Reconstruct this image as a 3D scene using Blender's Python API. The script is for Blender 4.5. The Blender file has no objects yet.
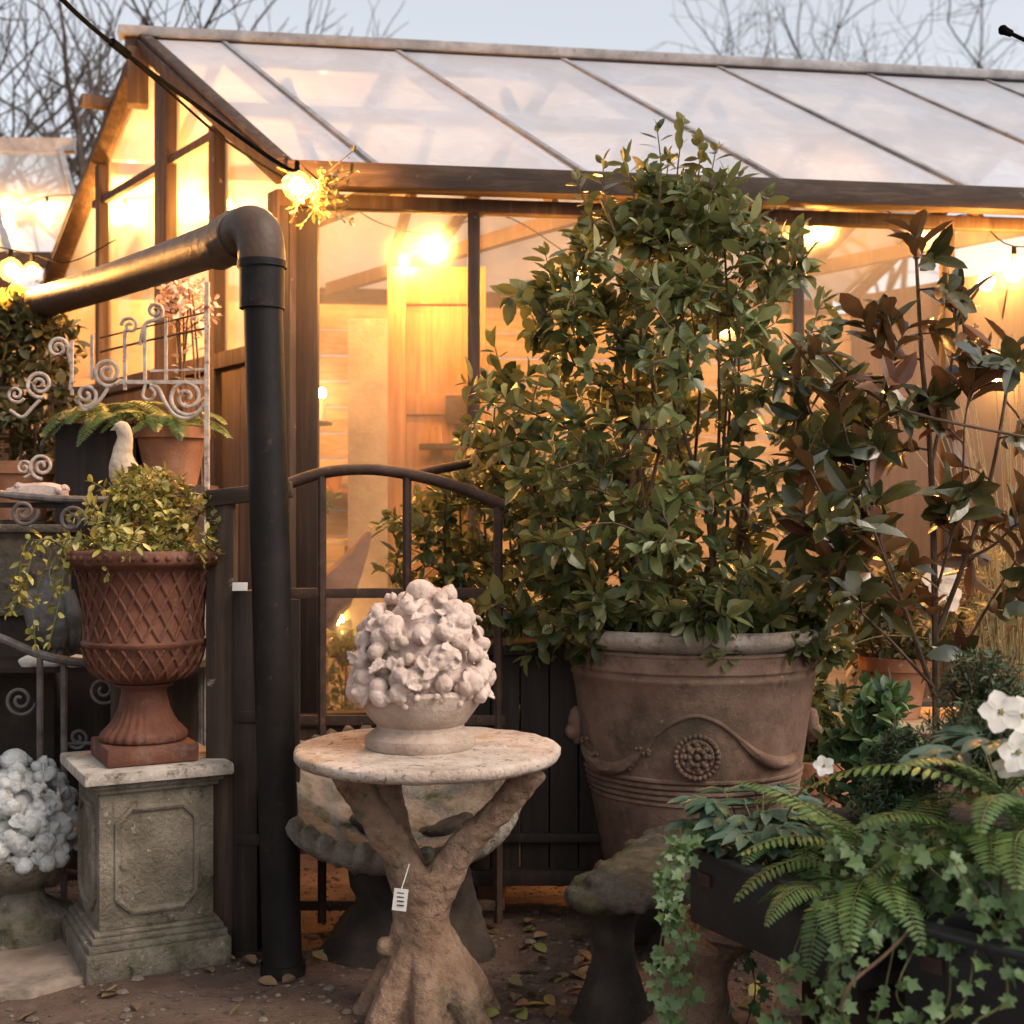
import bpy, bmesh, math, random
from mathutils import Vector, Matrix, noise
V = Vector
R = random.Random(7)
rad = math.radians
S = bpy.context.scene
COL = S.collection
F = 1300.0; HY = 520.0; EYE = 1.33

def P(px, py, D):
    return V(((px-512)/F*D, D, EYE-(py-HY)/F*D))
def smooth01(a, b, x):
    t = max(0, min(1, (x-a)/(b-a))); return t*t*(3-2*t)
def lerp_table(tab, x):
    if x <= tab[0][0]: return tab[0][1:]
    for a, b in zip(tab, tab[1:]):
        if x <= b[0]:
            t = (x-a[0])/(b[0]-a[0]); return tuple(p+(q-p)*t for p, q in zip(a[1:], b[1:]))
    return tab[-1][1:]
def spline(pts, n=6):
    pts = [V(p) for p in pts]; out = []
    for i in range(len(pts)-1):
        p0 = pts[max(i-1, 0)]; p1 = pts[i]; p2 = pts[i+1]; p3 = pts[min(i+2, len(pts)-1)]
        for k in range(n):
            t = k/n
            out.append(.5*((2*p1)+(p2-p0)*t+(2*p0-5*p1+4*p2-p3)*t*t+(3*p1-p0-3*p2+p3)*t*t*t))
    out.append(pts[-1]); return out
def rv(r=R):
    while True:
        v = V((r.uniform(-1, 1), r.uniform(-1, 1), r.uniform(-1, 1)))
        if .05 < v.length <= 1: return v.normalized()

# ------------------------------------------------------------------ mesh builder
class MB:
    def __init__(s): s.v = []; s.f = []; s.r = []
    def add(s, vs, fs, rnd=0.5):
        o = len(s.v); s.v += [V(x) for x in vs]
        for f in fs: s.f.append([i+o for i in f]); s.r.append(rnd)
    def box(s, c, size, rz=0, rx=0, ry=0, rnd=.5):
        m = Matrix.Rotation(rz, 3, 'Z') @ Matrix.Rotation(ry, 3, 'Y') @ Matrix.Rotation(rx, 3, 'X')
        h = V(size)*.5; c = V(c)
        vs = [c+m @ V((x*h.x, y*h.y, z*h.z)) for z in (-1, 1) for y in (-1, 1) for x in (-1, 1)]
        s.add(vs, [(0, 2, 3, 1), (4, 5, 7, 6), (0, 1, 5, 4), (2, 6, 7, 3), (0, 4, 6, 2), (1, 3, 7, 5)], rnd)
    def bar(s, a, b, w, d, up=V((0, 0, 1)), rnd=.5):
        a = V(a); b = V(b); t = (b-a).normalized()
        x = t.cross(up)
        if x.length < 1e-4: x = t.cross(V((0, 1, 0)))
        x.normalize(); y = x.cross(t)
        q = []
        for p in (a, b):
            q += [p-x*w/2-y*d/2, p+x*w/2-y*d/2, p+x*w/2+y*d/2, p-x*w/2+y*d/2]
        s.add(q, [(0, 1, 2, 3), (7, 6, 5, 4), (0, 4, 5, 1), (1, 5, 6, 2), (2, 6, 7, 3), (3, 7, 4, 0)], rnd)
    def tube(s, pts, r, n=8, cap=True, rnd=.5, wob=0):
        pts = [V(p) for p in pts]; m = len(pts)
        rr = r if isinstance(r, (list, tuple)) else [r]*m
        if len(rr) != m:
            rr = [lerp_table([(i/(len(rr)-1), q) for i, q in enumerate(rr)], k/(m-1))[0] for k in range(m)]
        t = (pts[1]-pts[0]).normalized()
        x = t.cross(V((.31, .2, .93)))
        if x.length < .1: x = t.cross(V((1, 0, 0)))
        x.normalize(); vs = []; fs = []
        for i in range(m):
            t = (pts[min(i+1, m-1)]-pts[max(i-1, 0)])
            if t.length < 1e-7: t = V((0, 0, 1))
            t.normalize(); x = (x-t*x.dot(t)).normalized(); y = t.cross(x)
            for k in range(n):
                a = 2*math.pi*k/n; q = rr[i]
                if wob: q *= 1+wob*noise.noise(pts[i]*9+V((math.cos(a)*1.5, math.sin(a)*1.5, 0)))
                vs.append(pts[i]+(x*math.cos(a)+y*math.sin(a))*q)
        for i in range(m-1):
            for k in range(n):
                fs.append((i*n+k, i*n+(k+1) % n, (i+1)*n+(k+1) % n, (i+1)*n+k))
        if cap:
            fs.append(tuple(range(n))[::-1]); fs.append(tuple((m-1)*n+k for k in range(n)))
        s.add(vs, fs, rnd)
    def lathe(s, prof, c, n=48, rf=None, cap=True, rnd=.5):
        c = V(c); vs = []; fs = []; m = len(prof)
        for (r, z) in prof:
            for k in range(n):
                a = 2*math.pi*k/n; q = rf(a, r, z) if rf else r
                vs.append(c+V((math.cos(a)*q, math.sin(a)*q, z)))
        for i in range(m-1):
            for k in range(n):
                fs.append((i*n+k, i*n+(k+1) % n, (i+1)*n+(k+1) % n, (i+1)*n+k))
        if cap:
            fs.append(tuple(range(n))[::-1]); fs.append(tuple((m-1)*n+k for k in range(n)))
        s.add(vs, fs, rnd)
    def ball(s, c, r, sc=(1, 1, 1), n=10, rot=None, rnd=.5, nz=0):
        c = V(c); vs = []; fs = []; m = max(4, n//2+1)
        for i in range(m+1):
            th = math.pi*i/m
            for k in range(n):
                a = 2*math.pi*k/n
                p = V((math.sin(th)*math.cos(a)*sc[0], math.sin(th)*math.sin(a)*sc[1], math.cos(th)*sc[2]))*r
                if nz: p *= 1+nz*noise.noise((c+p)*25)
                if rot: p = rot @ p
                vs.append(c+p)
        for i in range(m):
            for k in range(n):
                fs.append((i*n+k, (i+1)*n+k, (i+1)*n+(k+1) % n, i*n+(k+1) % n))
        s.add(vs, fs, rnd)
    def leaf(s, b, d, nrm, L, W, curl=.15, fold=.12, rnd=None, tw=0):
        d = d.normalized(); sd = d.cross(nrm)
        if sd.length < .05: sd = d.cross(V((.3, .9, .2)))
        sd.normalize(); nn = sd.cross(d)
        vs = [b]; 
        for t, w in ((.2, .7), (.5, 1), (.8, .66)):
            c = b+d*L*t*(1-.15*curl*t)-nn*curl*L*t*t
            q = sd*W*.5*w; up = nn*fold*W*w
            vs += [c-q+up, c, c+q+up]
        vs.append(b+d*L*(1-.15*curl)-nn*curl*L)
        fs = [(0, 2, 1), (0, 3, 2), (1, 2, 5, 4), (2, 3, 6, 5), (4, 5, 8, 7), (5, 6, 9, 8), (7, 8, 10), (8, 9, 10)]
        s.add(vs, fs, R.random() if rnd is None else rnd)
    def poly_leaf(s, b, d, nrm, size, outline, fold=.1, rnd=None):
        d = d.normalized(); sd = d.cross(nrm)
        if sd.length < .05: sd = d.cross(V((.3, .9, .2)))
        sd.normalize(); nn = sd.cross(d)
        vs = [b+d*size*.42]
        for (x, y) in outline:
            vs.append(b+d*size*y+sd*size*x+nn*size*(fold*abs(x)-.25*fold*y*y+R.uniform(-.03, .03)))
        k = len(outline)
        s.add(vs, [(0, i+1, (i+1) % k+1) for i in range(k)], R.random() if rnd is None else rnd)
    def build(s, name, mat, parent=None, origin=None, bevel=0, smooth=True, disp=None, angle=38):
        o0 = V((0, 0, 0))
        if parent is not None:
            q = parent
            while q is not None: o0 += q.location; q = q.parent
        elif origin is not None: o0 = V(origin)
        elif s.v:
            o0 = V((sum(p.x for p in s.v)/len(s.v), sum(p.y for p in s.v)/len(s.v), min(p.z for p in s.v)))
        vs = s.v
        me = bpy.data.meshes.new(name)
        me.from_pydata([p-o0 for p in vs], [], s.f)
        if s.r and not bevel:
            at = me.attributes.new('rnd', 'FLOAT', 'FACE'); at.data.foreach_set('value', s.r)
        if bevel:
            bm = bmesh.new(); bm.from_mesh(me)
            es = [e for e in bm.edges if len(e.link_faces) == 2 and e.calc_face_angle(0) > rad(30)]
            bmesh.ops.bevel(bm, geom=es, offset=bevel, segments=2, profile=.6, affect='EDGES', clamp_overlap=True)
            bm.to_mesh(me); bm.free()
        if disp:
            amp, sc = disp; me.update()
            for vv in me.vertices:
                p = vv.co*sc
                vv.co = vv.co+vv.normal*amp*(noise.noise(p)+.5*noise.noise(p*2.3))
        if smooth:
            me.polygons.foreach_set('use_smooth', [True]*len(me.polygons)); me.update()
            me.set_sharp_from_angle(angle=rad(angle))
        me.materials.append(mat); me.update()
        o = bpy.data.objects.new(name, me); COL.objects.link(o)
        if parent is not None: o.parent = parent
        else: o.location = o0
        return o

def thing(name, label, cat, loc, group=None):
    o = bpy.data.objects.new(name, None); COL.objects.link(o)
    o.location = loc; o.empty_display_size = .1
    o['label'] = label; o['category'] = cat
    if group: o['group'] = group
    bpy.context.view_layer.update() if False else None
    return o
def tag(o, label, cat, group=None, kind=None):
    o['label'] = label; o['category'] = cat
    if group: o['group'] = group
    if kind: o['kind'] = kind
    return o
def remesh(o, voxel, amp=0, size=.06, smooth=2):
    m = o.modifiers.new('rm', 'REMESH'); m.mode = 'VOXEL'; m.voxel_size = voxel; m.use_smooth_shade = True
    if smooth:
        k = o.modifiers.new('sm', 'SMOOTH'); k.iterations = smooth; k.factor = .5
    if amp:
        tx = bpy.data.textures.new('stone_relief', 'CLOUDS'); tx.noise_scale = size; tx.noise_depth = 3
        d = o.modifiers.new('dp', 'DISPLACE'); d.texture = tx; d.strength = amp; d.mid_level = .5; d.texture_coords = 'LOCAL'
    return o

# ------------------------------------------------------------------ materials
class NT:
    def __init__(s, name):
        s.m = bpy.data.materials.new(name); s.m.use_nodes = True
        s.t = s.m.node_tree; s.n = s.t.nodes; s.l = s.t.links
        s.b = s.n['Principled BSDF']; s.out = s.n['Material Output']
    def new(s, t, **k):
        x = s.n.new(t)
        for a, b in k.items(): setattr(x, a, b)
        return x
    def noise(s, scale, detail=6, rough=.6, coord='Object', stretch=None, dist=0):
        tc = s.new('ShaderNodeTexCoord'); n = s.new('ShaderNodeTexNoise')
        n.inputs['Scale'].default_value = scale; n.inputs['Detail'].default_value = detail
        n.inputs['Roughness'].default_value = rough; n.inputs['Distortion'].default_value = dist
        if stretch:
            mp = s.new('ShaderNodeMapping'); mp.inputs['Scale'].default_value = stretch
            s.l.new(tc.outputs[coord], mp.inputs[0]); s.l.new(mp.outputs[0], n.inputs[0])
        else: s.l.new(tc.outputs[coord], n.inputs[0])
        return n.outputs[0]
    def ramp(s, fac, stops):
        r = s.new('ShaderNodeValToRGB'); e = r.color_ramp.elements
        while len(e) < len(stops): e.new(.5)
        for q, (p, c) in zip(e, stops):
            q.position = p; q.color = (c, c, c, 1) if isinstance(c, (int, float)) else (*c, 1)
        s.l.new(fac, r.inputs[0]); return r.outputs[0]
    def mix(s, fac, a, b):
        x = s.new('ShaderNodeMix', data_type='RGBA')
        for i, q in ((0, fac), (6, a), (7, b)):
            if isinstance(q, (int, float)): x.inputs[i].default_value = q
            elif isinstance(q, tuple): x.inputs[i].default_value = (*q, 1)
            else: s.l.new(q, x.inputs[i])
        return x.outputs[2]
    def bump(s, h, st, dist=.01, prev=None):
        b = s.new('ShaderNodeBump'); b.inputs['Strength'].default_value = st; b.inputs['Distance'].default_value = dist
        s.l.new(h, b.inputs['Height'])
        if prev is not None: s.l.new(prev, b.inputs['Normal'])
        return b.outputs[0]
    def set(s, color=None, rough=None, normal=None, metal=None, spec=None):
        for k, q in (('Base Color', color), ('Roughness', rough), ('Normal', normal), ('Metallic', metal), ('Specular IOR Level', spec)):
            if q is None: continue
            if isinstance(q, (int, float)): s.b.inputs[k].default_value = q
            elif isinstance(q, tuple): s.b.inputs[k].default_value = (*q, 1)
            else: s.l.new(q, s.b.inputs[k])
        return s.m

def mottled(name, cols, scale=7, rough=.85, spots=(), bump=.5, bscale=60, bdist=.006, stretch=None, spec=.3):
    t = NT(name); k = len(cols)
    c = t.ramp(t.noise(scale, 8, .65, stretch=stretch), [(.3+.4*i/(k-1), q) for i, q in enumerate(cols)])
    for (sc, col, lo, hi) in spots:
        c = t.mix(t.ramp(t.noise(sc, 7, .7), [(lo, 0.), (hi, 1.)]), c, col)
    n = t.bump(t.noise(bscale*.25, 6, .6), bump*.7, bdist*2)
    n = t.bump(t.noise(bscale, 8, .7), bump, bdist, n)
    return t.set(c, rough, n, spec=spec)
def wood(name, cols, rough=.7, axis=2, bump=.4, scale=1.0, spots=()):
    t = NT(name); st = [26*scale]*3; st[axis] = 1.6*scale
    c = t.ramp(t.noise(1, 8, .65, stretch=tuple(st), dist=.6), [(.3, cols[0]), (.52, cols[1]), (.72, cols[2])])
    c = t.mix(t.ramp(t.noise(3, 5, .6), [(.45, 0.), (.7, .6)]), c, cols[0])
    for (sc, col, lo, hi) in spots:
        c = t.mix(t.ramp(t.noise(sc, 7, .7), [(lo, 0.), (hi, 1.)]), c, col)
    st2 = [90*scale]*3; st2[axis] = 3*scale
    n = t.bump(t.noise(1, 6, .6, stretch=tuple(st2)), bump, .004)
    return t.set(c, rough, n, spec=.3)
def leafmat(name, cols, back=None, rough=.35, trans=.25, spec=.5):
    t = NT(name)
    at = t.new('ShaderNodeAttribute', attribute_name='rnd')
    k = len(cols)
    c = t.ramp(at.outputs['Fac'], [(i/(k-1), q) for i, q in enumerate(cols)])
    c = t.mix(t.ramp(t.noise(35, 4, .6), [(.4, 0.), (.75, .45)]), c, tuple(x*.55 for x in cols[0]))
    if back:
        g = t.new('ShaderNodeNewGeometry'); c = t.mix(g.outputs['Backfacing'], c, back)
    n = t.bump(t.noise(60, 3, .5), .25, .003)
    t.set(c, rough, n, spec=spec)
    tr = t.new('ShaderNodeBsdfTranslucent'); t.l.new(c, tr.inputs[0])
    mx = t.new('ShaderNodeMixShader'); mx.inputs[0].default_value = trans
    t.l.new(t.b.outputs[0], mx.inputs[1]); t.l.new(tr.outputs[0], mx.inputs[2]); t.l.new(mx.outputs[0], t.out.inputs[0])
    return t.m

M = {}
M['ground'] = mottled('earth_ground', [(.055, .031, .021), (.125, .075, .052), (.21, .135, .096)], 3.2, .8,
    [(9, (.03, .02, .015), .55, .7), (22, (.13, .09, .065), .64, .72)], .9, 70, .012)
M['slab'] = mottled('flagstone', [(.10, .07, .05), (.19, .14, .105), (.26, .2, .155)], 5, .8, [(3, (.06, .045, .035), .55, .72)], .6, 60)
M['litter'] = leafmat('dead_leaf', [(.10, .055, .03), (.20, .12, .05), (.16, .10, .06), (.24, .25, .05)], None, .6, .1)
M['gravel'] = leafmat('gravel_chips', [(.05, .035, .025), (.10, .07, .05), (.17, .13, .1)], None, .85, 0.)
M['stone'] = mottled('weathered_stone', [(.085, .07, .05), (.175, .145, .108), (.29, .245, .19)], 6, .9,
    [(4, (.075, .068, .035), .5, .66), (26, (.40, .36, .30), .62, .70), (15, (.035, .028, .022), .57, .69)], .9, 70, .01)
M['slabtop'] = mottled('lichen_stone', [(.22, .19, .15), (.36, .31, .26), (.45, .41, .36)], 9, .9, [(14, (.10, .08, .055), .55, .66), (40, (.5, .46, .4), .6, .68)], .7, 80)
M['tabletop'] = mottled('cast_stone', [(.28, .205, .155), (.45, .36, .295), (.56, .47, .40)], 7, .85,
    [(5, (.30, .19, .08), .54, .70), (48, (.13, .095, .075), .56, .64), (34, (.62, .55, .5), .62, .7)], .8, 90, .006)
M['finial'] = mottled('pale_cast_stone', [(.34, .24, .195), (.49, .37, .31), (.57, .46, .40)], 10, .85, [(20, (.24, .155, .125), .58, .72), (7, (.30, .24, .17), .56, .7)], .6, 70)
M['finial2'] = mottled('grey_cast_stone', [(.24, .24, .23), (.40, .40, .385), (.52, .52, .50)], 10, .85, [(14, (.15, .14, .12), .55, .7)], .6, 70)
M['bowl'] = mottled('buff_cast_stone', [(.24, .17, .13), (.36, .27, .215), (.43, .34, .28)], 8, .85, [(6, (.22, .16, .10), .55, .72), (50, (.55, .47, .4), .63, .7)], .6, 80)
M['fauxbois'] = mottled('bark_cast_stone', [(.14, .08, .05), (.255, .16, .105), (.35, .24, .17)], 6, .85,
    [(9, (.12, .055, .03), .55, .68), (5, (.14, .13, .075), .54, .7), (40, (.08, .05, .03), .6, .68)], 1., 45, .014)
M['shell'] = mottled('mossy_grey_stone', [(.12, .10, .08), (.24, .20, .16), (.36, .31, .26)], 9, .9,
    [(7, (.06, .06, .022), .52, .68), (40, (.28, .25, .2), .62, .7)], 1., 60, .012)
M['moss'] = mottled('mossy_bark', [(.05, .04, .03), (.115, .09, .068), (.2, .16, .125)], 12, .95,
    [(8, (.08, .082, .02), .5, .62), (50, (.25, .22, .18), .62, .7)], 1.2, 60, .016)
M['darkstone'] = mottled('dark_stone', [(.018, .013, .010), (.036, .026, .019), (.06, .044, .033)], 8, .9, [], .8, 50)  # one dark mottled tone for seat legs, pot plinth and trough block
M['terra'] = mottled('old_terracotta', [(.11, .06, .041), (.185, .112, .078), (.26, .17, .122)], 5, .85,
    [(3.5, (.065, .048, .03), .5, .68), (30, (.30, .22, .165), .62, .72), (4.5, (.24, .175, .13), .55, .75), (12, (.06, .034, .022), .58, .72)], .6, 90, .004)
M['terrarim'] = mottled('lichened_rim', [(.20, .15, .115), (.38, .31, .25), (.5, .43, .37)], 9, .9, [(16, (.09, .06, .04), .56, .68)], .6, 80)
M['urn'] = mottled('red_terracotta', [(.06, .022, .013), (.105, .038, .021), (.15, .06, .034)], 8, .8, [(18, (.38, .2, .14), .6, .74), (9, (.07, .028, .02), .54, .68), (5, (.17, .11, .085), .58, .72)], .5, 80, .004)
M['pot'] = mottled('plain_terracotta', [(.22, .085, .04), (.32, .14, .07), (.38, .19, .11)], 6, .85, [(20, (.42, .3, .22), .63, .72)], .4, 60)
M['soil'] = mottled('potting_soil', [(.015, .01, .008), (.035, .024, .018), (.06, .04, .03)], 30, .95, [], 1., 60, .02)
M['pipe'] = mottled('black_cast_iron', [(.004, .003, .0027), (.008, .006, .005), (.015, .0105, .008)], 5, .6, [(25, (.05, .03, .022), .62, .74), (4, (.03, .02, .014), .58, .74)], .35, 40, .003, spec=.2)
M['pipe2'] = mottled('brown_cast_iron', [(.04, .022, .014), (.07, .04, .025), (.11, .07, .046)], 6, .5, [(22, (.2, .14, .1), .62, .74), (6, (.03, .02, .015), .55, .7)], .5, 40, .004, spec=.3)
M['iron'] = mottled('rusty_iron', [(.022, .012, .008), (.045, .024, .016), (.075, .041, .027)], 12, .65, [(40, (.16, .07, .03), .6, .7)], .5, 90, .003)
M['paleiron'] = mottled('flaking_white_iron', [(.22, .15, .11), (.42, .34, .28), (.55, .48, .42)], 25, .6, [(30, (.12, .05, .025), .55, .66)], .5, 90, .003)
M['greyiron'] = mottled('grey_iron', [(.045, .04, .036), (.10, .088, .08), (.16, .14, .125)], 20, .5, [(30, (.10, .045, .025), .58, .68)], .4, 90, .003)
M['darkwood'] = wood('dark_stained_timber', [(.010, .006, .0045), (.021, .013, .009), (.04, .025, .017)], .7)
M['framewood'] = wood('weathered_brown_timber', [(.024, .014, .009), (.05, .03, .02), (.095, .062, .043)], .75, spots=[(14, (.3, .24, .19), .64, .74)])
M['framewoodx'] = wood('weathered_brown_rail', [(.018, .011, .007), (.042, .025, .016), (.09, .058, .04)], .7, 0, spots=[(14, (.24, .18, .14), .64, .74)])
M['plank'] = wood('brown_boards', [(.04, .023, .014), (.08, .048, .03), (.13, .084, .055)], .75)
M['pine'] = wood('pine_boards', [(.17, .075, .028), (.29, .14, .055), (.40, .22, .095)], .55)
M['pinex'] = wood('limewashed_boards', [(.30, .2, .11), (.46, .33, .2), (.58, .45, .3)], .6, 0)
M['greyboard'] = mottled('grey_board', [(.18, .14, .11), (.26, .21, .17), (.3, .26, .22)], 5, .8)
M['alu'] = mottled('glazing_bar_metal', [(.12, .115, .115), (.2, .195, .2), (.28, .275, .28)], 9, .5, [(20, (.08, .06, .05), .6, .72)], .2, 60, .002)
M['black'] = mottled('black_painted_wood', [(.006, .006, .007), (.011, .011, .012), (.02, .02, .021)], 6, .45, [(18, (.04, .035, .03), .66, .76)], .3, 40, .003, spec=.5)
M['cable'] = mottled('black_rubber', [(.004, .004, .004), (.006, .006, .006), (.01, .01, .01)], 9, .95, spec=0.)
M['bark'] = mottled('tree_bark', [(.03, .022, .018), (.05, .038, .03), (.085, .065, .052)], 9, .9, [], .6, 30)
M['stem'] = mottled('shrub_stem', [(.05, .03, .02), (.10, .06, .036), (.15, .095, .06)], 12, .8)
M['greenstem'] = mottled('green_stem', [(.06, .05, .02), (.09, .09, .03), (.12, .13, .04)], 12, .7)
M['tagpaper'] = mottled('white_paper', [(.6, .56, .5), (.68, .64, .58), (.72, .68, .63)], 20, .8, [], .1)
M['ink'] = mottled('black_ink', [(.03, .03, .03), (.04, .04, .04), (.05, .05, .05)], 20, .8, [], .1)
M['camellia'] = leafmat('camellia_leaf', [(.035, .05, .014), (.075, .092, .024), (.13, .148, .044), (.24, .24, .09)], (.17, .18, .065), .36, .28)
M['magnolia'] = leafmat('magnolia_leaf', [(.024, .032, .011), (.06, .058, .017), (.11, .095, .032)], (.16, .085, .035), .26, .16)
M['bronze'] = leafmat('bronze_leaf', [(.07, .03, .018), (.10, .045, .024), (.16, .065, .03)], (.18, .08, .035), .3, .25)
M['ivy'] = leafmat('ivy_leaf', [(.018, .05, .016), (.042, .09, .03), (.085, .14, .046), (.2, .27, .07)], (.09, .15, .05), .5, .2)
M['fern'] = leafmat('fern_frond', [(.04, .085, .022), (.085, .15, .034), (.15, .22, .06)], None, .45, .3)
M['darkgreen'] = leafmat('dark_evergreen', [(.02, .042, .014), (.036, .066, .022), (.07, .11, .036)], None, .5, .15)
M['variegated'] = leafmat('variegated_leaf', [(.11, .11, .02), (.25, .22, .035), (.42, .34, .07), (.55, .48, .2)], None, .45, .3)
M['helleb'] = leafmat('hellebore_leaf', [(.03, .065, .04), (.055, .10, .065), (.10, .15, .105)], (.10, .14, .10), .35, .15)
M['petal'] = leafmat('white_petal', [(.66, .63, .57), (.75, .73, .68), (.8, .78, .74)], None, .6, .3)
M['pinkpetal'] = leafmat('blush_petal', [(.55, .38, .33), (.65, .48, .42), (.7, .58, .52)], None, .6, .3)
M['stamen'] = leafmat('stamen', [(.25, .2, .05), (.4, .33, .1)], None, .6, .1)
M['grass'] = leafmat('dry_grass', [(.3, .22, .09), (.4, .32, .14), (.5, .42, .2)], None, .5, .4)
M['amberleaf'] = leafmat('olive_leaf', [(.06, .06, .02), (.11, .10, .035), (.17, .14, .05)], None, .45, .35)
M['mauve'] = mottled('mauve_reflection', [(.12, .075, .075), (.17, .11, .11), (.22, .15, .15)], 6, .9)  # tone of the mirrored roof, put into a surface colour
M['white'] = mottled('white_stone', [(.45, .42, .38), (.58, .55, .51), (.66, .64, .6)], 8, .8, [(12, (.3, .27, .23), .6, .72)])
M['birdstone'] = mottled('buff_bird_stone', [(.34, .25, .17), (.45, .35, .25), (.52, .42, .33)], 14, .9, [(20, (.2, .14, .09), .6, .7)])
M['lead'] = mottled('lead_grey', [(.05, .048, .045), (.10, .097, .092), (.19, .185, .175)], 12, .6, [(24, (.3, .29, .27), .64, .74)])

def glassmat(name, w_trans, w_transl, w_diff, w_rough, tint, seed=0., rr=.25, ior=1.2):
    """dirty greenhouse glass: clear glass, a milky bloom of condensation and dust, and a fresnel reflection"""
    t = NT(name); t.n.remove(t.b)
    tr = t.new('ShaderNodeBsdfTransparent'); tr.inputs[0].default_value = (.93, .94, .93, 1)
    tl = t.new('ShaderNodeBsdfTranslucent'); tl.inputs[0].default_value = (*tint, 1)
    df = t.new('ShaderNodeBsdfDiffuse')
    dirt = t.ramp(t.noise(1.7+seed, 7, .65), [(.3, tuple(x*.95 for x in tint)), (.5, tint), (.52, tuple(min(1, x*1.05) for x in tint)), (.8, tint)])
    t.l.new(dirt, df.inputs[0])
    rf = t.new('ShaderNodeBsdfRefraction'); rf.inputs['Roughness'].default_value = rr; rf.inputs['IOR'].default_value = ior
    gl = t.new('ShaderNodeBsdfGlossy'); gl.inputs['Roughness'].default_value = .06
    def mx(f, a, b):
        x = t.new('ShaderNodeMixShader')
        if isinstance(f, (int, float)): x.inputs[0].default_value = f
        else: t.l.new(f, x.inputs[0])
        t.l.new(a.outputs[0], x.inputs[1]); t.l.new(b.outputs[0], x.inputs[2]); return x
    milky = mx(w_diff/(w_diff+w_transl), tl, df)
    clear = mx(w_rough/(w_rough+w_trans), tr, rf) if w_rough else tr
    base = w_diff+w_transl
    fac = t.ramp(t.noise(2.3+seed, 8, .6, dist=.4), [(.3, base*.9), (.5, base), (.53, min(1, base*1.08)), (.75, base*.96)])
    body = mx(fac, clear, milky)
    fr = t.new('ShaderNodeFresnel'); fr.inputs[0].default_value = 1.4
    bk = t.new('ShaderNodeNewGeometry')
    fin = mx(bk.outputs['Backfacing'], mx(fr.outputs[0], body, gl), tr)
    t.l.new(fin.outputs[0], t.out.inputs[0])
    return t.m
M['roofglass'] = glassmat('whitened_roof_glass', .24, .05, .71, 0, (.42, .435, .48))
M['wallglass'] = glassmat('dusty_wall_glass', .86, .05, .03, .045, (.8, .76, .7), 1.3, .7)
M['gableglass'] = glassmat('misted_gable_glass', .62, .10, .16, .14, (.78, .75, .72), .6, .9, 1.08)
def globemat():  # faintly translucent shell material, imitates the halo round a bulb
    t = NT('halo_globe_glass'); t.n.remove(t.b)
    tr = t.new('ShaderNodeBsdfTransparent'); tl = t.new('ShaderNodeBsdfTranslucent'); tl.inputs[0].default_value = (.9, .8, .6, 1)
    x = t.new('ShaderNodeMixShader'); x.inputs[0].default_value = .007
    t.l.new(tr.outputs[0], x.inputs[1]); t.l.new(tl.outputs[0], x.inputs[2]); t.l.new(x.outputs[0], t.out.inputs[0]); return t.m
M['halo_globe'] = globemat()
def emit(name, col, st):
    t = NT(name); t.n.remove(t.b); e = t.new('ShaderNodeEmission'); e.inputs[0].default_value = (*col, 1); e.inputs[1].default_value = st
    t.l.new(e.outputs[0], t.out.inputs[0]); return t.m
BULB = 1250
M['bulb'] = emit('lit_bulb', (1, .43, .095), BULB)
M['brightbulb'] = emit('bright_outdoor_bulb', (1, .43, .095), 2000)
M['candle'] = emit('small_lamp', (1, .5, .15), 300)

# ------------------------------------------------------------------ world, sun, camera
W = bpy.data.worlds.new('World'); S.world = W; W.use_nodes = True
nt = W.node_tree; bg = nt.nodes['Background']
sky = nt.nodes.new('ShaderNodeTexSky'); sky.sky_type = 'NISHITA'; sky.sun_disc = False
SUN_EL, SUN_AZ = rad(45), rad(122)
sky.sun_elevation = SUN_EL; sky.sun_rotation = SUN_AZ; sky.altitude = 60; sky.air_density = 1; sky.dust_density = 4; sky.ozone_density = 1.5
hs = nt.nodes.new('ShaderNodeHueSaturation'); hs.inputs['Saturation'].default_value = .25
nt.links.new(sky.outputs[0], hs.inputs['Color']); nt.links.new(hs.outputs[0], bg.inputs[0])
bg.inputs[1].default_value = .15
sl = bpy.data.lights.new('sun', 'SUN'); sl.energy = 1.15; sl.angle = rad(22); sl.color = (1, .74, .52)
so = bpy.data.objects.new('sun', sl); COL.objects.link(so)
sd = V((math.sin(SUN_AZ)*math.cos(SUN_EL), math.cos(SUN_AZ)*math.cos(SUN_EL), math.sin(SUN_EL)))
so.rotation_euler = (-sd).to_track_quat('-Z', 'Y').to_euler()
cd = bpy.data.cameras.new('camera'); cam = bpy.data.objects.new('camera', cd); COL.objects.link(cam); S.camera = cam
cam.location = (0, 0, EYE); cam.rotation_euler = (rad(90), 0, 0)
cd.sensor_width = 36; cd.lens = 36*F/1024; cd.shift_y = (HY-512)/1024; cd.clip_end = 2000; cd.clip_start = .05
cd.dof.use_dof = True; cd.dof.focus_distance = 3.75; cd.dof.aperture_fstop = 3.2
S.view_settings.view_transform = 'Standard'; S.view_settings.look = 'None'; S.view_settings.exposure = .78
S.render.engine = 'CYCLES'
S.cycles.use_denoising = True; S.cycles.max_bounces = 10; S.cycles.transparent_max_bounces = 24
S.cycles.sample_clamp_indirect = 6; S.cycles.use_light_tree = True
S.cycles.volume_bounces = 0

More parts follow.
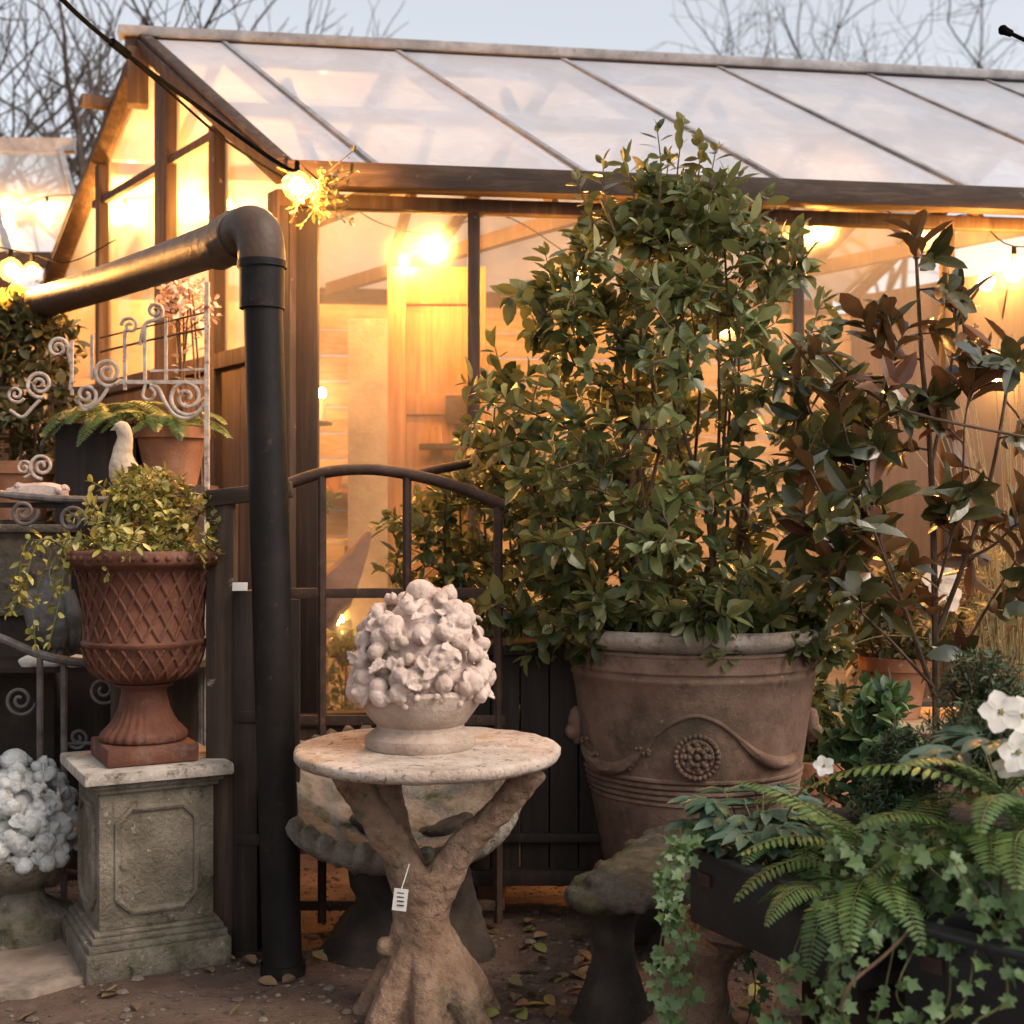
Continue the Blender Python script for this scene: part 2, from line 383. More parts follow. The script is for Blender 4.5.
# ------------------------------------------------------------------ ground
g = MB(); n = 60
def gz(x, y): return .012*noise.noise(V((x*1.7, y*1.7, 0)))+.006*noise.noise(V((x*6, y*6, 2)))
xs = [-600, -120, -30, -9]+[-4+i*.1 for i in range(81)]+[9, 30, 120, 600]
ys = [-300, -40, -8, 0, 1.5]+[2+i*.1 for i in range(51)]+[9, 14, 30, 120, 900]
vs = [V((x, y, gz(x, y) if abs(x) < 5 and 1 < y < 8 else 0)) for y in ys for x in xs]
nx = len(xs)
g.add(vs, [(j*nx+i, j*nx+i+1, (j+1)*nx+i+1, (j+1)*nx+i) for j in range(len(ys)-1) for i in range(nx-1)])
o = g.build('ground', M['ground'], origin=(0, 0, 0)); o['kind'] = 'structure'; tag(o, 'dark brown trodden earth underfoot', 'ground')
g = MB()
def prism(mb, pts, z0, z1):
    k = len(pts)
    mb.add([V((x, y, z0)) for x, y in pts]+[V((x, y, z1)) for x, y in pts],
           [tuple(range(k))[::-1], tuple(range(k, 2*k))]+[(i, (i+1) % k, k+(i+1) % k, k+i) for i in range(k)])
prism(g, [(-2.1, 3.62), (-1.34, 3.62), (-1.22, 3.72), (-1.32, 4.02), (-1.36, 4.1), (-2.1, 4.1)], -.05, .022)
o = g.build('paving', M['slab'], bevel=.008); o['kind'] = 'structure'; tag(o, 'worn flagstone beside the stone pedestal', 'paving')
# gravel and crumbs of earth
g = MB()
for i in range(5200):
    x, y = R.uniform(-2.2, 2.0), R.uniform(2.7, 5.0); r = R.uniform(.003, .009)*(1 if R.random() < .93 else 2)
    g.ball((x, y, gz(x, y)+r*.2), r, (R.uniform(.7, 1.3), R.uniform(.7, 1.3), .6), 5, rnd=R.random())
o = g.build('gravel', M['gravel']); tag(o, 'small stones and crumbs scattered on the earth', 'gravel', kind='stuff')
# fallen leaves, each a thing
lm = []
for i in range(6):
    q = MB(); q.leaf(V((-.03, 0, .004)), V((1, 0, .05)), V((0, .15*(i-2), 1)), R.uniform(.05, .075), R.uniform(.026, .04), R.uniform(-.25, .3), R.uniform(.05, .3), rnd=(i+.5)/6)
    oo = q.build('fallen_leaf', M['litter'], origin=(0, 0, 0)); lm.append(oo.data); bpy.data.objects.remove(oo)
spots = [(x, y) for x, y in [(745, 970), (750, 1000), (800, 995)]]
for i in range(96):
    if i < 62: px, py = R.uniform(465, 640), R.uniform(915, 1022)
    elif i < 80: px, py = R.uniform(20, 345), R.uniform(955, 1020)
    else: px, py = R.uniform(730, 880), R.uniform(950, 1022)
    D = F*EYE/(py-HY); p = P(px, py, D)
    k = R.randrange(6)
    o = bpy.data.objects.new('fallen_leaf', lm[k]); COL.objects.link(o)
    o.location = (p.x, p.y, gz(p.x, p.y)+.006); o.rotation_euler = (R.uniform(-.3, .3), R.uniform(-.3, .3), R.uniform(0, 6.3))
    lab = 'yellowish fallen leaf lying on the dark earth' if k >= 5 else 'brown curled fallen leaf lying on the dark earth'
    tag(o, lab, 'leaf', 'fallen leaves on the ground' if k < 5 else 'yellow fallen leaves on the ground')

# ------------------------------------------------------------------ greenhouse
Z1 = 5.2
C0 = V(((290-512)/F*Z1, Z1, 0))
U = V((.990, .139, 0)).normalized(); VH = V((-.169, .229, 0))*Z1
EV, RG = 2.74, 3.70
def G(s, t, h): return C0+U*s+VH*t+V((0, 0, h))
def s_at(px, t):
    k = (px-512)/F; b = C0+VH*t
    return (k*b.y-b.x)/(U.x-k*U.y)
gh = thing('greenhouse', 'long lean old greenhouse with whitened glass roof and brown timber frame', 'greenhouse', C0)
gh['label'] = 'long old greenhouse with whitened glass roof and brown timber frame'
SL = 4.8
# rafters / glazing bars
barx = [222, 395, 560, 715, 865, 982]
bs = [0.]+[s_at(x, 1) for x in barx]
st = bs[-1]-bs[-2]
while bs[-1]+st < SL: bs.append(bs[-1]+st)
bs.append(SL)
nrm_f = ((G(1, 0, EV)-G(0, 0, EV)).cross(G(0, 1, RG)-G(0, 0, EV))).normalized()
if nrm_f.z < 0: nrm_f = -nrm_f
nrm_b = ((G(1, 2, EV)-G(0, 2, EV)).cross(G(0, 1, RG)-G(0, 2, EV))).normalized()
if nrm_b.z < 0: nrm_b = -nrm_b
def pane(corners, th, nrm, name, mat, parent):
    m = MB(); q = [V(c) for c in corners]
    m.add([c for c in q]+[c+nrm*th for c in q], [(3, 2, 1, 0), (4, 5, 6, 7), (0, 1, 5, 4), (1, 2, 6, 5), (2, 3, 7, 6), (3, 0, 4, 7)])
    o = m.build(name, mat, parent, smooth=False)
    bm = bmesh.new(); bm.from_mesh(o.data); bmesh.ops.recalc_face_normals(bm, faces=bm.faces); bm.to_mesh(o.data); bm.free(); return o
for a, b in zip(bs, bs[1:]):
    a2, b2 = a+.012, b-.012
    pane([G(a2, -.03, EV-.01), G(b2, -.03, EV-.01), G(b2, .99, RG-.012), G(a2, .99, RG-.012)], .004, nrm_f, 'roof_pane', M['roofglass'], gh)
    pane([G(a2, 2.03, EV-.01), G(b2, 2.03, EV-.01), G(b2, 1.01, RG-.012), G(a2, 1.01, RG-.012)], .004, nrm_b, 'roof_pane', M['roofglass'], gh)
for i, a in enumerate(bs):
    for t0, nr in ((0, nrm_f), (2, nrm_b)):
        m = MB()
        if i == 0:
            m.bar(G(-.03, t0+(-.03 if t0 == 0 else .03), EV-.04), G(-.03, 1, RG-.04), .10, .07, nr)
            m.bar(G(-.05, t0+(-.03 if t0 == 0 else .03), EV+.012), G(-.05, 1, RG+.012), .05, .035, nr)
            m.build('bargeboard', M['framewood'], gh, bevel=.006)
        else:
            m.bar(G(a, t0+(-.03 if t0 == 0 else .03), EV-.004), G(a, 1, RG-.004), .020, .03, nr)
            m.build('glazing_bar', M['alu'], gh)
            m = MB(); m.bar(G(a, t0, EV-.055), G(a, 1, RG-.055), .04, .06, nr); m.build('rafter', M['framewood'], gh)
# cracks / slipped slivers are left to the glass; ridge
m = MB(); m.bar(G(-.16, 1, RG+.02), G(SL, 1, RG+.02), .09, .05); m.build('ridge', M['alu'], gh, bevel=.008)
m = MB(); m.bar(G(-.13, 1, RG-.06), G(SL, 1, RG-.06), .05, .11); m.build('ridge_beam', M['framewoodx'], gh, bevel=.005)
# eaves: gutter beam and plate
for t0 in (0, 2):
    sg = -1 if t0 == 0 else 1
    m = MB(); m.bar(G(-.06, t0+sg*.075, EV-.055), G(SL, t0+sg*.075, EV-.055), .10, .10); m.build('gutter', M['framewoodx'], gh, bevel=.012)
    m = MB(); m.bar(G(0, t0, EV-.135), G(SL, t0, EV-.135), .07, .055); m.build('wall_plate', M['framewood'], gh, bevel=.005)
# front posts and wall panes
px_posts = [308, 474, 640, 797, 947, 1100]
ps = [s_at(x, 0) for x in px_posts]+[SL-.03]
for i, s_ in enumerate(ps):
    m = MB(); w = .085 if i == 0 else .05
    m.bar(G(s_, 0, .0), G(s_, 0, EV-.165), w, .06, V((0, 1, 0))); 
    if i == 0: m.bar(G(s_-.10, -.01, 0), G(s_-.10, -.01, EV-.165), .05, .09, V((0, 1, 0)))
    m.build('post', M['framewood'] if i != 0 else M['darkwood'], gh, bevel=.005)
fn = V((U.y, -U.x, 0))
for a, b in zip(ps, ps[1:]):
    pane([G(a+.03, 0, .56), G(b-.03, 0, .56), G(b-.03, 0, EV-.165), G(a+.03, 0, EV-.165)], .004, fn, 'wall_pane', M['wallglass'], gh)
m = MB(); m.bar(G(0, -.0, .53), G(SL, 0, .53), .09, .06); m.build('sill', M['framewoodx'], gh, bevel=.006)
m = MB(); m.box(G(SL/2, .0, .25)+V((0, .0, 0)), (SL, .08, .5), math.atan2(U.y, U.x)); m.build('base_wall', M['plank'], gh)
# glazed upper part and boarded lower part of the gable
gd = VH.normalized(); gn = V((-gd.y, gd.x, 0)); gn = gn if gn.x < 0 else -gn
GB = 2.02
def rooft(t): return EV+(RG-EV)*(1-abs(1-t))
tt = [0.04, .42, .82, 1.0, 1.42, 1.96]
for a, b in zip(tt, tt[1:]):
    q = [G(-.005, a, GB), G(-.005, b, GB), G(-.005, b, rooft(b)-.10), G(-.005, a, rooft(a)-.10)]
    pane(q, .004, gn, 'gable_pane', M['gableglass'], gh)
for t0, w in ((.42, .06), (.82, .15), (1.42, .06), (1.97, .07)):
    m = MB(); m.bar(G(-.03, t0, 0), G(-.03, t0, rooft(t0)-.09), w, .07, gn); m.build('gable_post', M['framewood'], gh, bevel=.006)
m = MB(); m.bar(G(-.03, 0, 0), G(-.03, 0, EV-.10), .09, .09, gn); m.build('corner_post', M['framewood'], gh, bevel=.006)
m = MB(); m.bar(G(-.035, 0, GB), G(-.035, 2, GB), .06, .07); m.build('gable_rail', M['framewood'], gh, bevel=.006)
m = MB(); m.bar(G(-.035, .45, 3.02), G(-.035, 1.5, 3.02), .03, .04); m.build('tie_rail', M['framewood'], gh)
m = MB(); k = 15
for i in range(k):
    a, b = 2*i/k+.004, 2*(i+1)/k-.004
    c = (G(-.02-.004*(i % 2), a, 0)+G(-.02-.004*(i % 2), b, 0))/2
    m.box(c+V((0, 0, GB/2-.02)), ((G(0, b, 0)-G(0, a, 0)).length, .022, GB-.04), math.atan2(gd.y, gd.x))
m.build('gable_boards', M['plank'], gh, bevel=.003)
# apex block and iron scrap at the peak
m = MB(); m.box(G(-.07, 1.0, RG-.2), (.10, .10, .28), .3); m.build('apex_block', M['framewood'], gh, bevel=.006)
m = MB(); m.box(G(-.1, 1.28, RG-.22), (.22, .06, .06), .5); m.build('apex_bracket', M['framewood'], gh, bevel=.006)
# back wall boards, end wall, floor, ties
m = MB(); k = 17; hh = EV-.12
for i in range(k):
    a, b = hh*i/k+.003, hh*(i+1)/k-.003
    m.box(G(SL/2, 1.97-.004*(i % 2), (a+b)/2), (SL, .022, b-a), math.atan2(U.y, U.x))
m.build('back_boards', M['pinex'], gh, bevel=.003)
m = MB(); m.box(G(SL+.02, 1, EV/2), (VH.length*2, .03, EV), math.atan2(gd.y, gd.x)); m.build('end_wall', M['plank'], gh)
m = MB()
for s_ in (.5, 1.55, 2.6, 3.65):
    m.bar(G(s_, 0.02, EV-.03), G(s_, 1.98, EV-.03), .05, .07)
    m.bar(G(s_, .5, EV), G(s_, .78, RG-.28), .04, .05); m.bar(G(s_, 1.5, EV), G(s_, 1.22, RG-.28), .04, .05)
m.build('roof_tie', M['framewood'], gh)
m = MB(); m.bar(G(0, 1.45, 3.20), G(SL, 1.45, 3.20), .05, .06); m.bar(G(0, .5, 3.16), G(SL, .5, 3.16), .05, .06); m.build('purlin', M['framewood'], gh)

# --- contents of the greenhouse
def door_leaf(px0, px1, pytop, D):
    x0, x1 = (px0-512)/F*D, (px1-512)/F*D; zt = EYE-(pytop-HY)/F*D; w = x1-x0; cx = (x0+x1)/2
    t = thing('panelled_door', 'tall orange pine panelled door standing inside the greenhouse', 'door', (cx, D, 0))
    m = MB(); m.box((cx, D, zt/2), (w, .03, zt)); m.build('door_leaf', M['pine'], t, bevel=.003)
    m = MB()
    for x in (x0+.045, x1-.045): m.box((x, D-.024, zt/2), (.09, .018, zt))
    m.box((cx, D-.024, zt-.09), (w-.18, .018, .18)); m.box((cx, D-.024, zt*.74), (w-.18, .018, .1)); m.box((cx, D-.024, .1), (w-.18, .018, .2)); m.box((cx, D-.024, 1.47), (w-.18, .018, .16))
    m.box((cx+.0, D-.024, zt*.56), (.06, .018, zt*.34-.16))
    m.build('door_frame', M['pine'], t, bevel=.004)
    m = MB(); m.box((cx+.1, D-.045, 1.86), (.11, .02, .14)); m.build('letter_plate', M['iron'], t, bevel=.004)
    m = MB(); m.box((cx+.06, D-.075, 1.68), (.28, .08, .03)); m.build('ledge', M['framewood'], t, bevel=.003)
door_leaf(388, 486, 268, 6.3)
m = MB(); m.box(P(368, 500, 6.25)+V((0, 0, -.45)), (.19, .03, 2.64)); o = m.build('leaning_board', M['greyboard'], bevel=.004); tag(o, 'grey upright board beside the pine door inside greenhouse', 'board')
t = thing('wall_shelf', 'long pine shelf of pots along the back boards inside greenhouse', 'shelf', G(2.2, 1.9, 1.5))
m = MB(); m.box(G(2.2, 1.86, 1.5), (3.4, .2, .025), math.atan2(U.y, U.x)); m.build('board', M['pine'], t)
for k in range(4): m = MB(); m.box(G(.7+k, 1.88, 1.42), (.03, .16, .14), math.atan2(U.y, U.x)); m.build('bracket', M['pine'], t)
for k in range(13):
    c_ = G(.75+k*.235+R.uniform(-.04, .04), 1.86, 1.5128); r_ = R.uniform(.05, .085); h_ = R.uniform(.1, .2)
    m = MB(); m.lathe([(r_*.7, 0), (r_*.95, h_*.75), (r_*1.08, h_*.76), (r_*1.08, h_), (r_*.9, h_), (r_*.85, h_*.8), (0, h_*.8)], c_, 24); o = m.build('terracotta_pot', M['pot'], angle=40); tag(o, 'small terracotta pot in the row on the back wall shelf', 'pot', 'pots on the greenhouse wall shelf')
t = thing('staging_bench', 'slatted wooden staging bench inside the greenhouse by the corner', 'bench', G(.55, .95, 0))
m = MB(); c = G(.55, 1.0, 1.22)
for k in range(5): m.box(G(.55, .82+k*.06, 1.22), (1.0, .06, .03), math.atan2(U.y, U.x))
m.build('slats', M['pinex'], t, bevel=.003)
for s_ in (.1, 1.0):
    for tq in (.84, 1.05):
        m = MB(); m.bar(G(s_, tq, 0), G(s_, tq, 1.2), .05, .05, V((0, 1, 0))); m.build('leg', M['pine'], t)

# ------------------------------------------------------------------ second greenhouse, behind at left
g2b = P(20, 520, 8.6); g2b.z = 0
g2 = thing('greenhouse', 'smaller second greenhouse far left with pale glass roof and bulbs', 'greenhouse', g2b)
def Q(px, py, D): return P(px, py, D)
A = [(-170, 8.3), (-80, 8.4), (10, 8.5), (90, 8.6)]
rn = V((0, -.6, .8))
for (xa, da), (xb, db) in zip(A, A[1:]):
    a0, b0 = Q(xa+4-40, 258, da-1.0), Q(xb-40, 258, db-1.0); a1, b1 = Q(xa+4+30-40, 148, da), Q(xb+30-40, 148, db)
    pane([Q(xa+4, 255, da-1.0), Q(xb-3, 255, db-1.0), Q(xb-33, 148, db+.3), Q(xa-26, 148, da+.3)], .005, rn, 'roof_pane', M['gableglass'], g2)
    m = MB(); m.bar(Q(xb, 254, db-1.0), Q(xb-30, 148, db+.3), .035, .05, rn); m.build('glazing_bar', M['alu'], g2)
m = MB(); m.bar(Q(-200, 146, 8.6), Q(75, 146, 8.9), .09, .09); m.build('ridge', M['alu'], g2)
m = MB(); m.bar(Q(-220, 260, 7.3), Q(92, 260, 7.62), .08, .08); m.build('gutter', M['framewoodx'], g2)
for xa, da in ((-60, 7.45), (5, 7.5), (60, 7.55), (92, 7.62)):
    m = MB(); p = Q(xa, 262, da); m.bar(V((p.x, p.y, 0)), p, .06, .06, V((0, 1, 0))); m.build('post', M['framewood'], g2)
pa, pb = Q(-220, 264, 7.33), Q(92, 264, 7.66)
pane([V((pa.x, pa.y, .5)), V((pb.x, pb.y, .5)), pb, pa], .004, V((0, -1, 0)), 'wall_pane', M['wallglass'], g2)
m = MB(); m.box((pa+pb)/2*1+V((0, .9, -1.35)), (3.2, .03, 2.7)); m.build('back_boards', M['pinex'], g2)

# ------------------------------------------------------------------ bare winter trees
def bare_tree(base, height, seed, label, spread=.5, trunk_r=.12, lean=V((0, 0, 0)), depth=6):
    r = random.Random(seed); tr = MB(); br = MB()
    def grow(p, d, L, rr, lev):
        k = 4; pts = [p]; q = p.copy(); dd = d.copy()
        for i in range(k):
            dd = (dd+rv(r)*.16+V((0, 0, .05))).normalized(); q = q+dd*L/k; pts.append(q.copy())
        (tr if lev == 0 else br).tube(pts, [rr, rr*.68], 7 if lev < 2 else 4, cap=False, rnd=r.random())
        if lev >= depth: return
        nb = 3 if lev < 3 else r.choice((2, 3))
        for j in range(nb):
            i = k if j == 0 else r.randint(2, k)
            nd = (dd+rv(r)*(spread if j == 0 else spread*1.7)+V((0, 0, .08))).normalized()
            grow(pts[i], nd, L*r.uniform(.62, .85), rr*.68*r.uniform(.7, .95) if j else rr*.68, lev+1)
    t = thing('bare_tree', label, 'tree', base)
    grow(V(base), (V((0, 0, 1))+lean).normalized(), height*.30, trunk_r, 0)
    tr.build('trunk', M['bark'], t); br.build('crown', M['bark'], t)
b = P(25, 520, 13); bare_tree((b.x, b.y, 0), 9, 3, 'large bare winter tree at left behind the greenhouse gable', .55, .16)
b = P(-70, 520, 15); bare_tree((b.x, b.y, 0), 10, 11, 'leafless tree at far left edge with dark upright branches', .5, .16)
b = P(170, 520, 24); bare_tree((b.x, b.y, 0), 11, 5, 'thin distant leafless tree just behind greenhouse ridge end', .5, .14)
b = P(925, 520, 30); bare_tree((b.x, b.y, 0), 16.5, 8, 'distant bare tree above the right end of the ridge', .75, .16, depth=7)

# ------------------------------------------------------------------ drainpipe
DP = 3.8
t = thing('drainpipe', 'black iron downpipe with elbow and long brown overhead pipe', 'drainpipe', (P(283, 975, DP).x, DP, 0))
a = P(283, 979, DP); b = P(262, 268, DP)
m = MB(); m.tube([a, a+(b-a)*.5, b], .057, 24); m.build('downpipe', M['pipe'], t)
m = MB(); m.tube([b-V((0, 0, .12)), b+V((0, 0, .0))], .066, 24); m.tube([b+V((0, 0, 0)), b+V((0, 0, .02))], .072, 24); m.build('collar', M['pipe'], t)
m = MB(); m.tube([a-V((0, 0, .01)), a+V((0, 0, .05))], .066, 24); m.build('foot_collar', M['pipe'], t)
e0 = b; e1 = P(255, 228, DP-.01); e2 = P(238, 250, DP+.05); e3 = P(150, 281, 4.15); e4 = P(-60, 332, 5.1)
eb = [e0, P(261, 248, DP), P(258, 234, DP+.01), P(250, 229, DP+.04), P(238, 236, DP+.09), P(218, 248, DP+.22)]
m = MB(); m.tube(spline(eb, 6), .069, 28); m.build('elbow', M['pipe2'], t)
m = MB(); m.tube([P(240, 234, DP+.08), P(228, 241, DP+.15)], .077, 28); m.build('elbow_collar', M['pipe2'], t)
m = MB(); m.tube([P(263, 300, DP)+V((0, .0, -.012)), P(263, 300, DP)+V((0, 0, .012))], .0625, 24); m.box(P(263, 300, DP)+V((0, .07, 0)), (.03, .05, .024)); m.build('bracket', M['iron'], t)
m = MB(); m.tube(spline([P(232, 239, DP+.13), P(150, 268, 4.5), P(60, 297, 5.15), P(-90, 340, 6.2)], 5), [.067, .065, .064, .064], 24); m.build('overhead_pipe', M['pipe2'], t)

# ------------------------------------------------------------------ gate and timber posts
DG = 4.2
gt = thing('gate', 'rusty iron garden gate with arched top rail behind the table', 'gate', (P(395, 935, DG).x, DG, 0))
arch = spline([P(288, 484, DG), P(322, 473, DG), P(365, 469, DG), P(407, 474, DG), (P(455, 486, DG)), P(505, 506, DG)], 5)
m = MB(); m.tube(arch, .019, 10); m.build('top_rail', M['iron'], gt)
for py in (593, 720, 905):
    m = MB(); m.bar(P(288, py, DG), P(505, py, DG), .02, .032); m.build('cross_rail', M['iron'], gt, bevel=.003)
for px in (322, 407, 500):
    top = min(arch, key=lambda q: abs(q.x-P(px, 0, DG).x)); m = MB()
    m.tube([V((top.x, DG, .03)), V((top.x, DG, top.z))], .015, 8); m.build('upright', M['iron'], gt)
g3 = thing('gate', 'second rusty gate leaf whose rail rises into the camellia leaves', 'gate', (P(560, 935, DG+.42).x, DG+.42, 0))
arch = spline([P(418, 474, DG+.42), P(450, 467, DG+.42), P(500, 460, DG+.42), P(560, 470, DG+.42), P(640, 500, DG+.42)], 5)
m = MB(); m.tube(arch, .017, 10); m.build('top_rail', M['iron'], g3)
for px in (560, 640):
    top = min(arch, key=lambda q: abs(q.x-P(px, 0, DG).x)); m = MB()
    m.tube([V((top.x, DG+.42, .03)), V((top.x, DG+.42, top.z))], .014, 8); m.build('upright', M['iron'], g3)
for py in (700, 915):
    m = MB(); m.bar(P(418, py, DG+.42), P(640, py, DG+.42), .02, .03); m.build('cross_rail', M['iron'], g3)
pt = thing('fence_panel', 'dark timber post and panel behind the black downpipe', 'fence', P(248, 955, 4.02)*1)
pt.location.z = 0
m = MB()
for px, w, ptop, D in ((222, .085, 497, 4.0), ):
    q = P(px, ptop, D); m.box((q.x, D, q.z/2), (w, .07, q.z))
m.build('post', M['framewood'], pt, bevel=.006)
m = MB(); q = P(247, 590, 3.98); m.box((q.x, 3.98, q.z/2), (.075, .06, q.z)); m.build('post', M['darkwood'], pt, bevel=.005)
m = MB(); q0 = P(205, 499, 3.98); q1 = P(292, 489, 3.98); m.bar(q0, q1, .05, .05); m.build('rail', M['framewoodx'], pt, bevel=.005)
for py in (716, 838, 955):
    m = MB(); q = P(262, py, 3.97); m.box((q.x, 3.97, q.z), (.15, .05, .035)); m.build('crosspiece', M['darkwood'], pt, bevel=.004)
m = MB(); q = P(256, 600, 4.0); m.box((q.x+.02, 4.03, q.z/2), (.22, .02, q.z)); m.build('panel', M['darkwood'], pt)
m = MB(); m.box(P(240, 590, 3.93)+V((0, 0, .01)), (.045, .004, .026), .1, -.3); o = m.build('price_tag', M['tagpaper']); tag(o, 'small white tag on top of the dark timber post', 'tag')

# ------------------------------------------------------------------ pedestal
pc = V((-1.125, 3.985, 0)); PR = rad(28)
def boxp(mb, w, z0, z1): mb.box(pc+V((0, 0, (z0+z1)/2)), (w, w, z1-z0), PR)
t = thing('stone_pedestal', 'square weathered stone pedestal with recessed octagonal panels under the red urn', 'pedestal', pc)
m = MB(); boxp(m, .425, 0, .085); m.build('plinth', M['stone'], t, bevel=.012, disp=(.003, 25))
m = MB(); z = .085
for w, h in ((.405, .02), (.385, .018), (.365, .014)): boxp(m, w, z, z+h); z += h
m.build('base_moulding', M['stone'], t, bevel=.007)
m = MB(); boxp(m, .335, z, .535)
m.build('shaft', M['stone'], t, bevel=.006, disp=(.002, 25))
rm = Matrix.Rotation(PR, 3, 'Z')
for ang in range(4):
    rr2 = Matrix.Rotation(PR+ang*math.pi/2, 3, 'Z'); m = MB()
    zc, hw, hz, ch = .335, .115, .15, .04
    op = [(-hw, -hz+ch), (-hw+ch, -hz), (hw-ch, -hz), (hw, -hz+ch), (hw, hz-ch), (hw-ch, hz), (-hw+ch, hz), (-hw, hz-ch)]
    def pnt(x, z_, y=-.1675-.001): return pc+rr2 @ V((x, y, 0))+V((0, 0, zc+z_))
    m.tube([pnt(x, z_) for x, z_ in op+op[:1]], .011, 8); m.build('panel_moulding', M['stone'], t)
m = MB(); boxp(m, .36, .535, .55); boxp(m, .385, .55, .568); m.build('neck_moulding', M['stone'], t, bevel=.006)
m = MB(); boxp(m, .435, .568, .603); m.build('top_slab', M['slabtop'], t, bevel=.009, disp=(.003, 20))

# ------------------------------------------------------------------ lattice urn
uc = pc+V((.0, -.01, .603))
t = thing('terracotta_urn', 'red terracotta urn with lattice relief standing on the stone pedestal', 'urn', uc)
m = MB(); m.box(uc+V((0, 0, .0285)), (.27, .27, .055), PR); m.build('plinth', M['urn'], t, bevel=.008)
def flute(a, r, z): return r*(1+.035*math.cos(a*26)*(1 if .06 < z < .15 else .3))
m = MB(); m.lathe([(.12, .0561), (.128, .065), (.126, .08), (.112, .095), (.098, .11), (.086, .13), (.076, .155), (.07, .185), (.066, .205), (.068, .215), (.085, .222), (.088, .23), (.075, .236)], uc, 104, flute); m.build('foot', M['urn'], t, angle=60)
prof = [(.075, .232), (.105, .238), (.135, .252), (.158, .275), (.170, .305), (.176, .335), (.181, .347), (.186, .352), (.186, .360), (.176, .368), (.173, .40), (.175, .46), (.182, .52), (.192, .565), (.205, .585), (.226, .592), (.234, .602), (.234, .628), (.226, .636), (.205, .636), (.19, .62), (.17, .58)]
m = MB(); m.lathe(prof, uc, 64, cap=False); m.build('bowl', M['urn'], t, angle=50)
def ur(z):
    for a, b in zip(prof, prof[1:]):
        if a[1] <= z <= b[1]: return a[0]+(b[0]-a[0])*(z-a[1])/max(1e-6, b[1]-a[1])
    return .18
m = MB()
for (z0, z1, turn, cnt) in ((.37, .575, .62, 24), (.25, .345, .34, 24)):
    for sgn in (-1, 1):
        for i in range(cnt):
            pts = []
            for k in range(9):
                z_ = z0+(z1-z0)*k/8; a_ = 2*math.pi*i/cnt+sgn*turn*k/8; r_ = ur(z_)+.002
                pts.append(uc+V((math.cos(a_)*r_, math.sin(a_)*r_, z_)))
            m.tube(pts, .0052, 6, cap=False)
m.build('lattice', M['urn'], t)
m = MB()
for i in range(44):
    a_ = 2*math.pi*i/44; m.ball(uc+V((math.cos(a_)*.234, math.sin(a_)*.234, .615)), .0095, n=8)
m.build('rim_beading', M['urn'], t)
m = MB(); m.lathe([(.19, .61), (.1, .622), (.0, .626)], uc, 24); m.build('soil', M['soil'], t)
m = MB(); m.box(pc+rm @ V((.11, -.139, 0))+V((0, 0, .64)), (.03, .004, .02), PR, -.2); o = m.build('price_tag', M['tagpaper']); tag(o, 'tiny white tag leaning on the red urn plinth', 'tag')

# ------------------------------------------------------------------ shrub helper
def twig_leaves(mb, pts, n, L, W, t0=.3, rosette=2, up=.6, rr=R, jl=.5, droop=.25, stalk=.004):
    m_ = len(pts)-1
    for i in range(n):
        t_ = t0+(1-t0)*(i+rr.random()*.6)/n; x = min(t_*m_, m_-1e-4); k = int(x)
        p = pts[k].lerp(pts[k+1], x-k); d = (pts[k+1]-pts[k]).normalized()
        a = i*2.4+rr.uniform(-.5, .5)
        s1 = d.cross(V((0, .1, 1)))
        s1 = s1.normalized() if s1.length > .05 else V((1, 0, 0)); s2 = d.cross(s1)
        out = s1*math.cos(a)+s2*math.sin(a)
        dd = (d*rr.uniform(.2, .7)+out+V((0, 0, rr.uniform(-.35, .3)))).normalized()
        nn = (V((0, 0, 1))*up+d*.35+rv(rr)*.55).normalized()
        mb.leaf(p+out*stalk, dd, nn, L*rr.uniform(1-jl, 1+jl), W*rr.uniform(1-jl, 1+jl*.7), rr.uniform(0, droop), rr.uniform(.02, .25))
    for i in range(rosette):
        d = (pts[-1]-pts[-2]).normalized()
        dd = (d+rv(rr)*.7).normalized(); mb.leaf(pts[-1], dd, (V((0, 0, 1))*.5+rv(rr)*.6).normalized(), L*rr.uniform(.5, 1), W*rr.uniform(.5, .9), .1, .2)

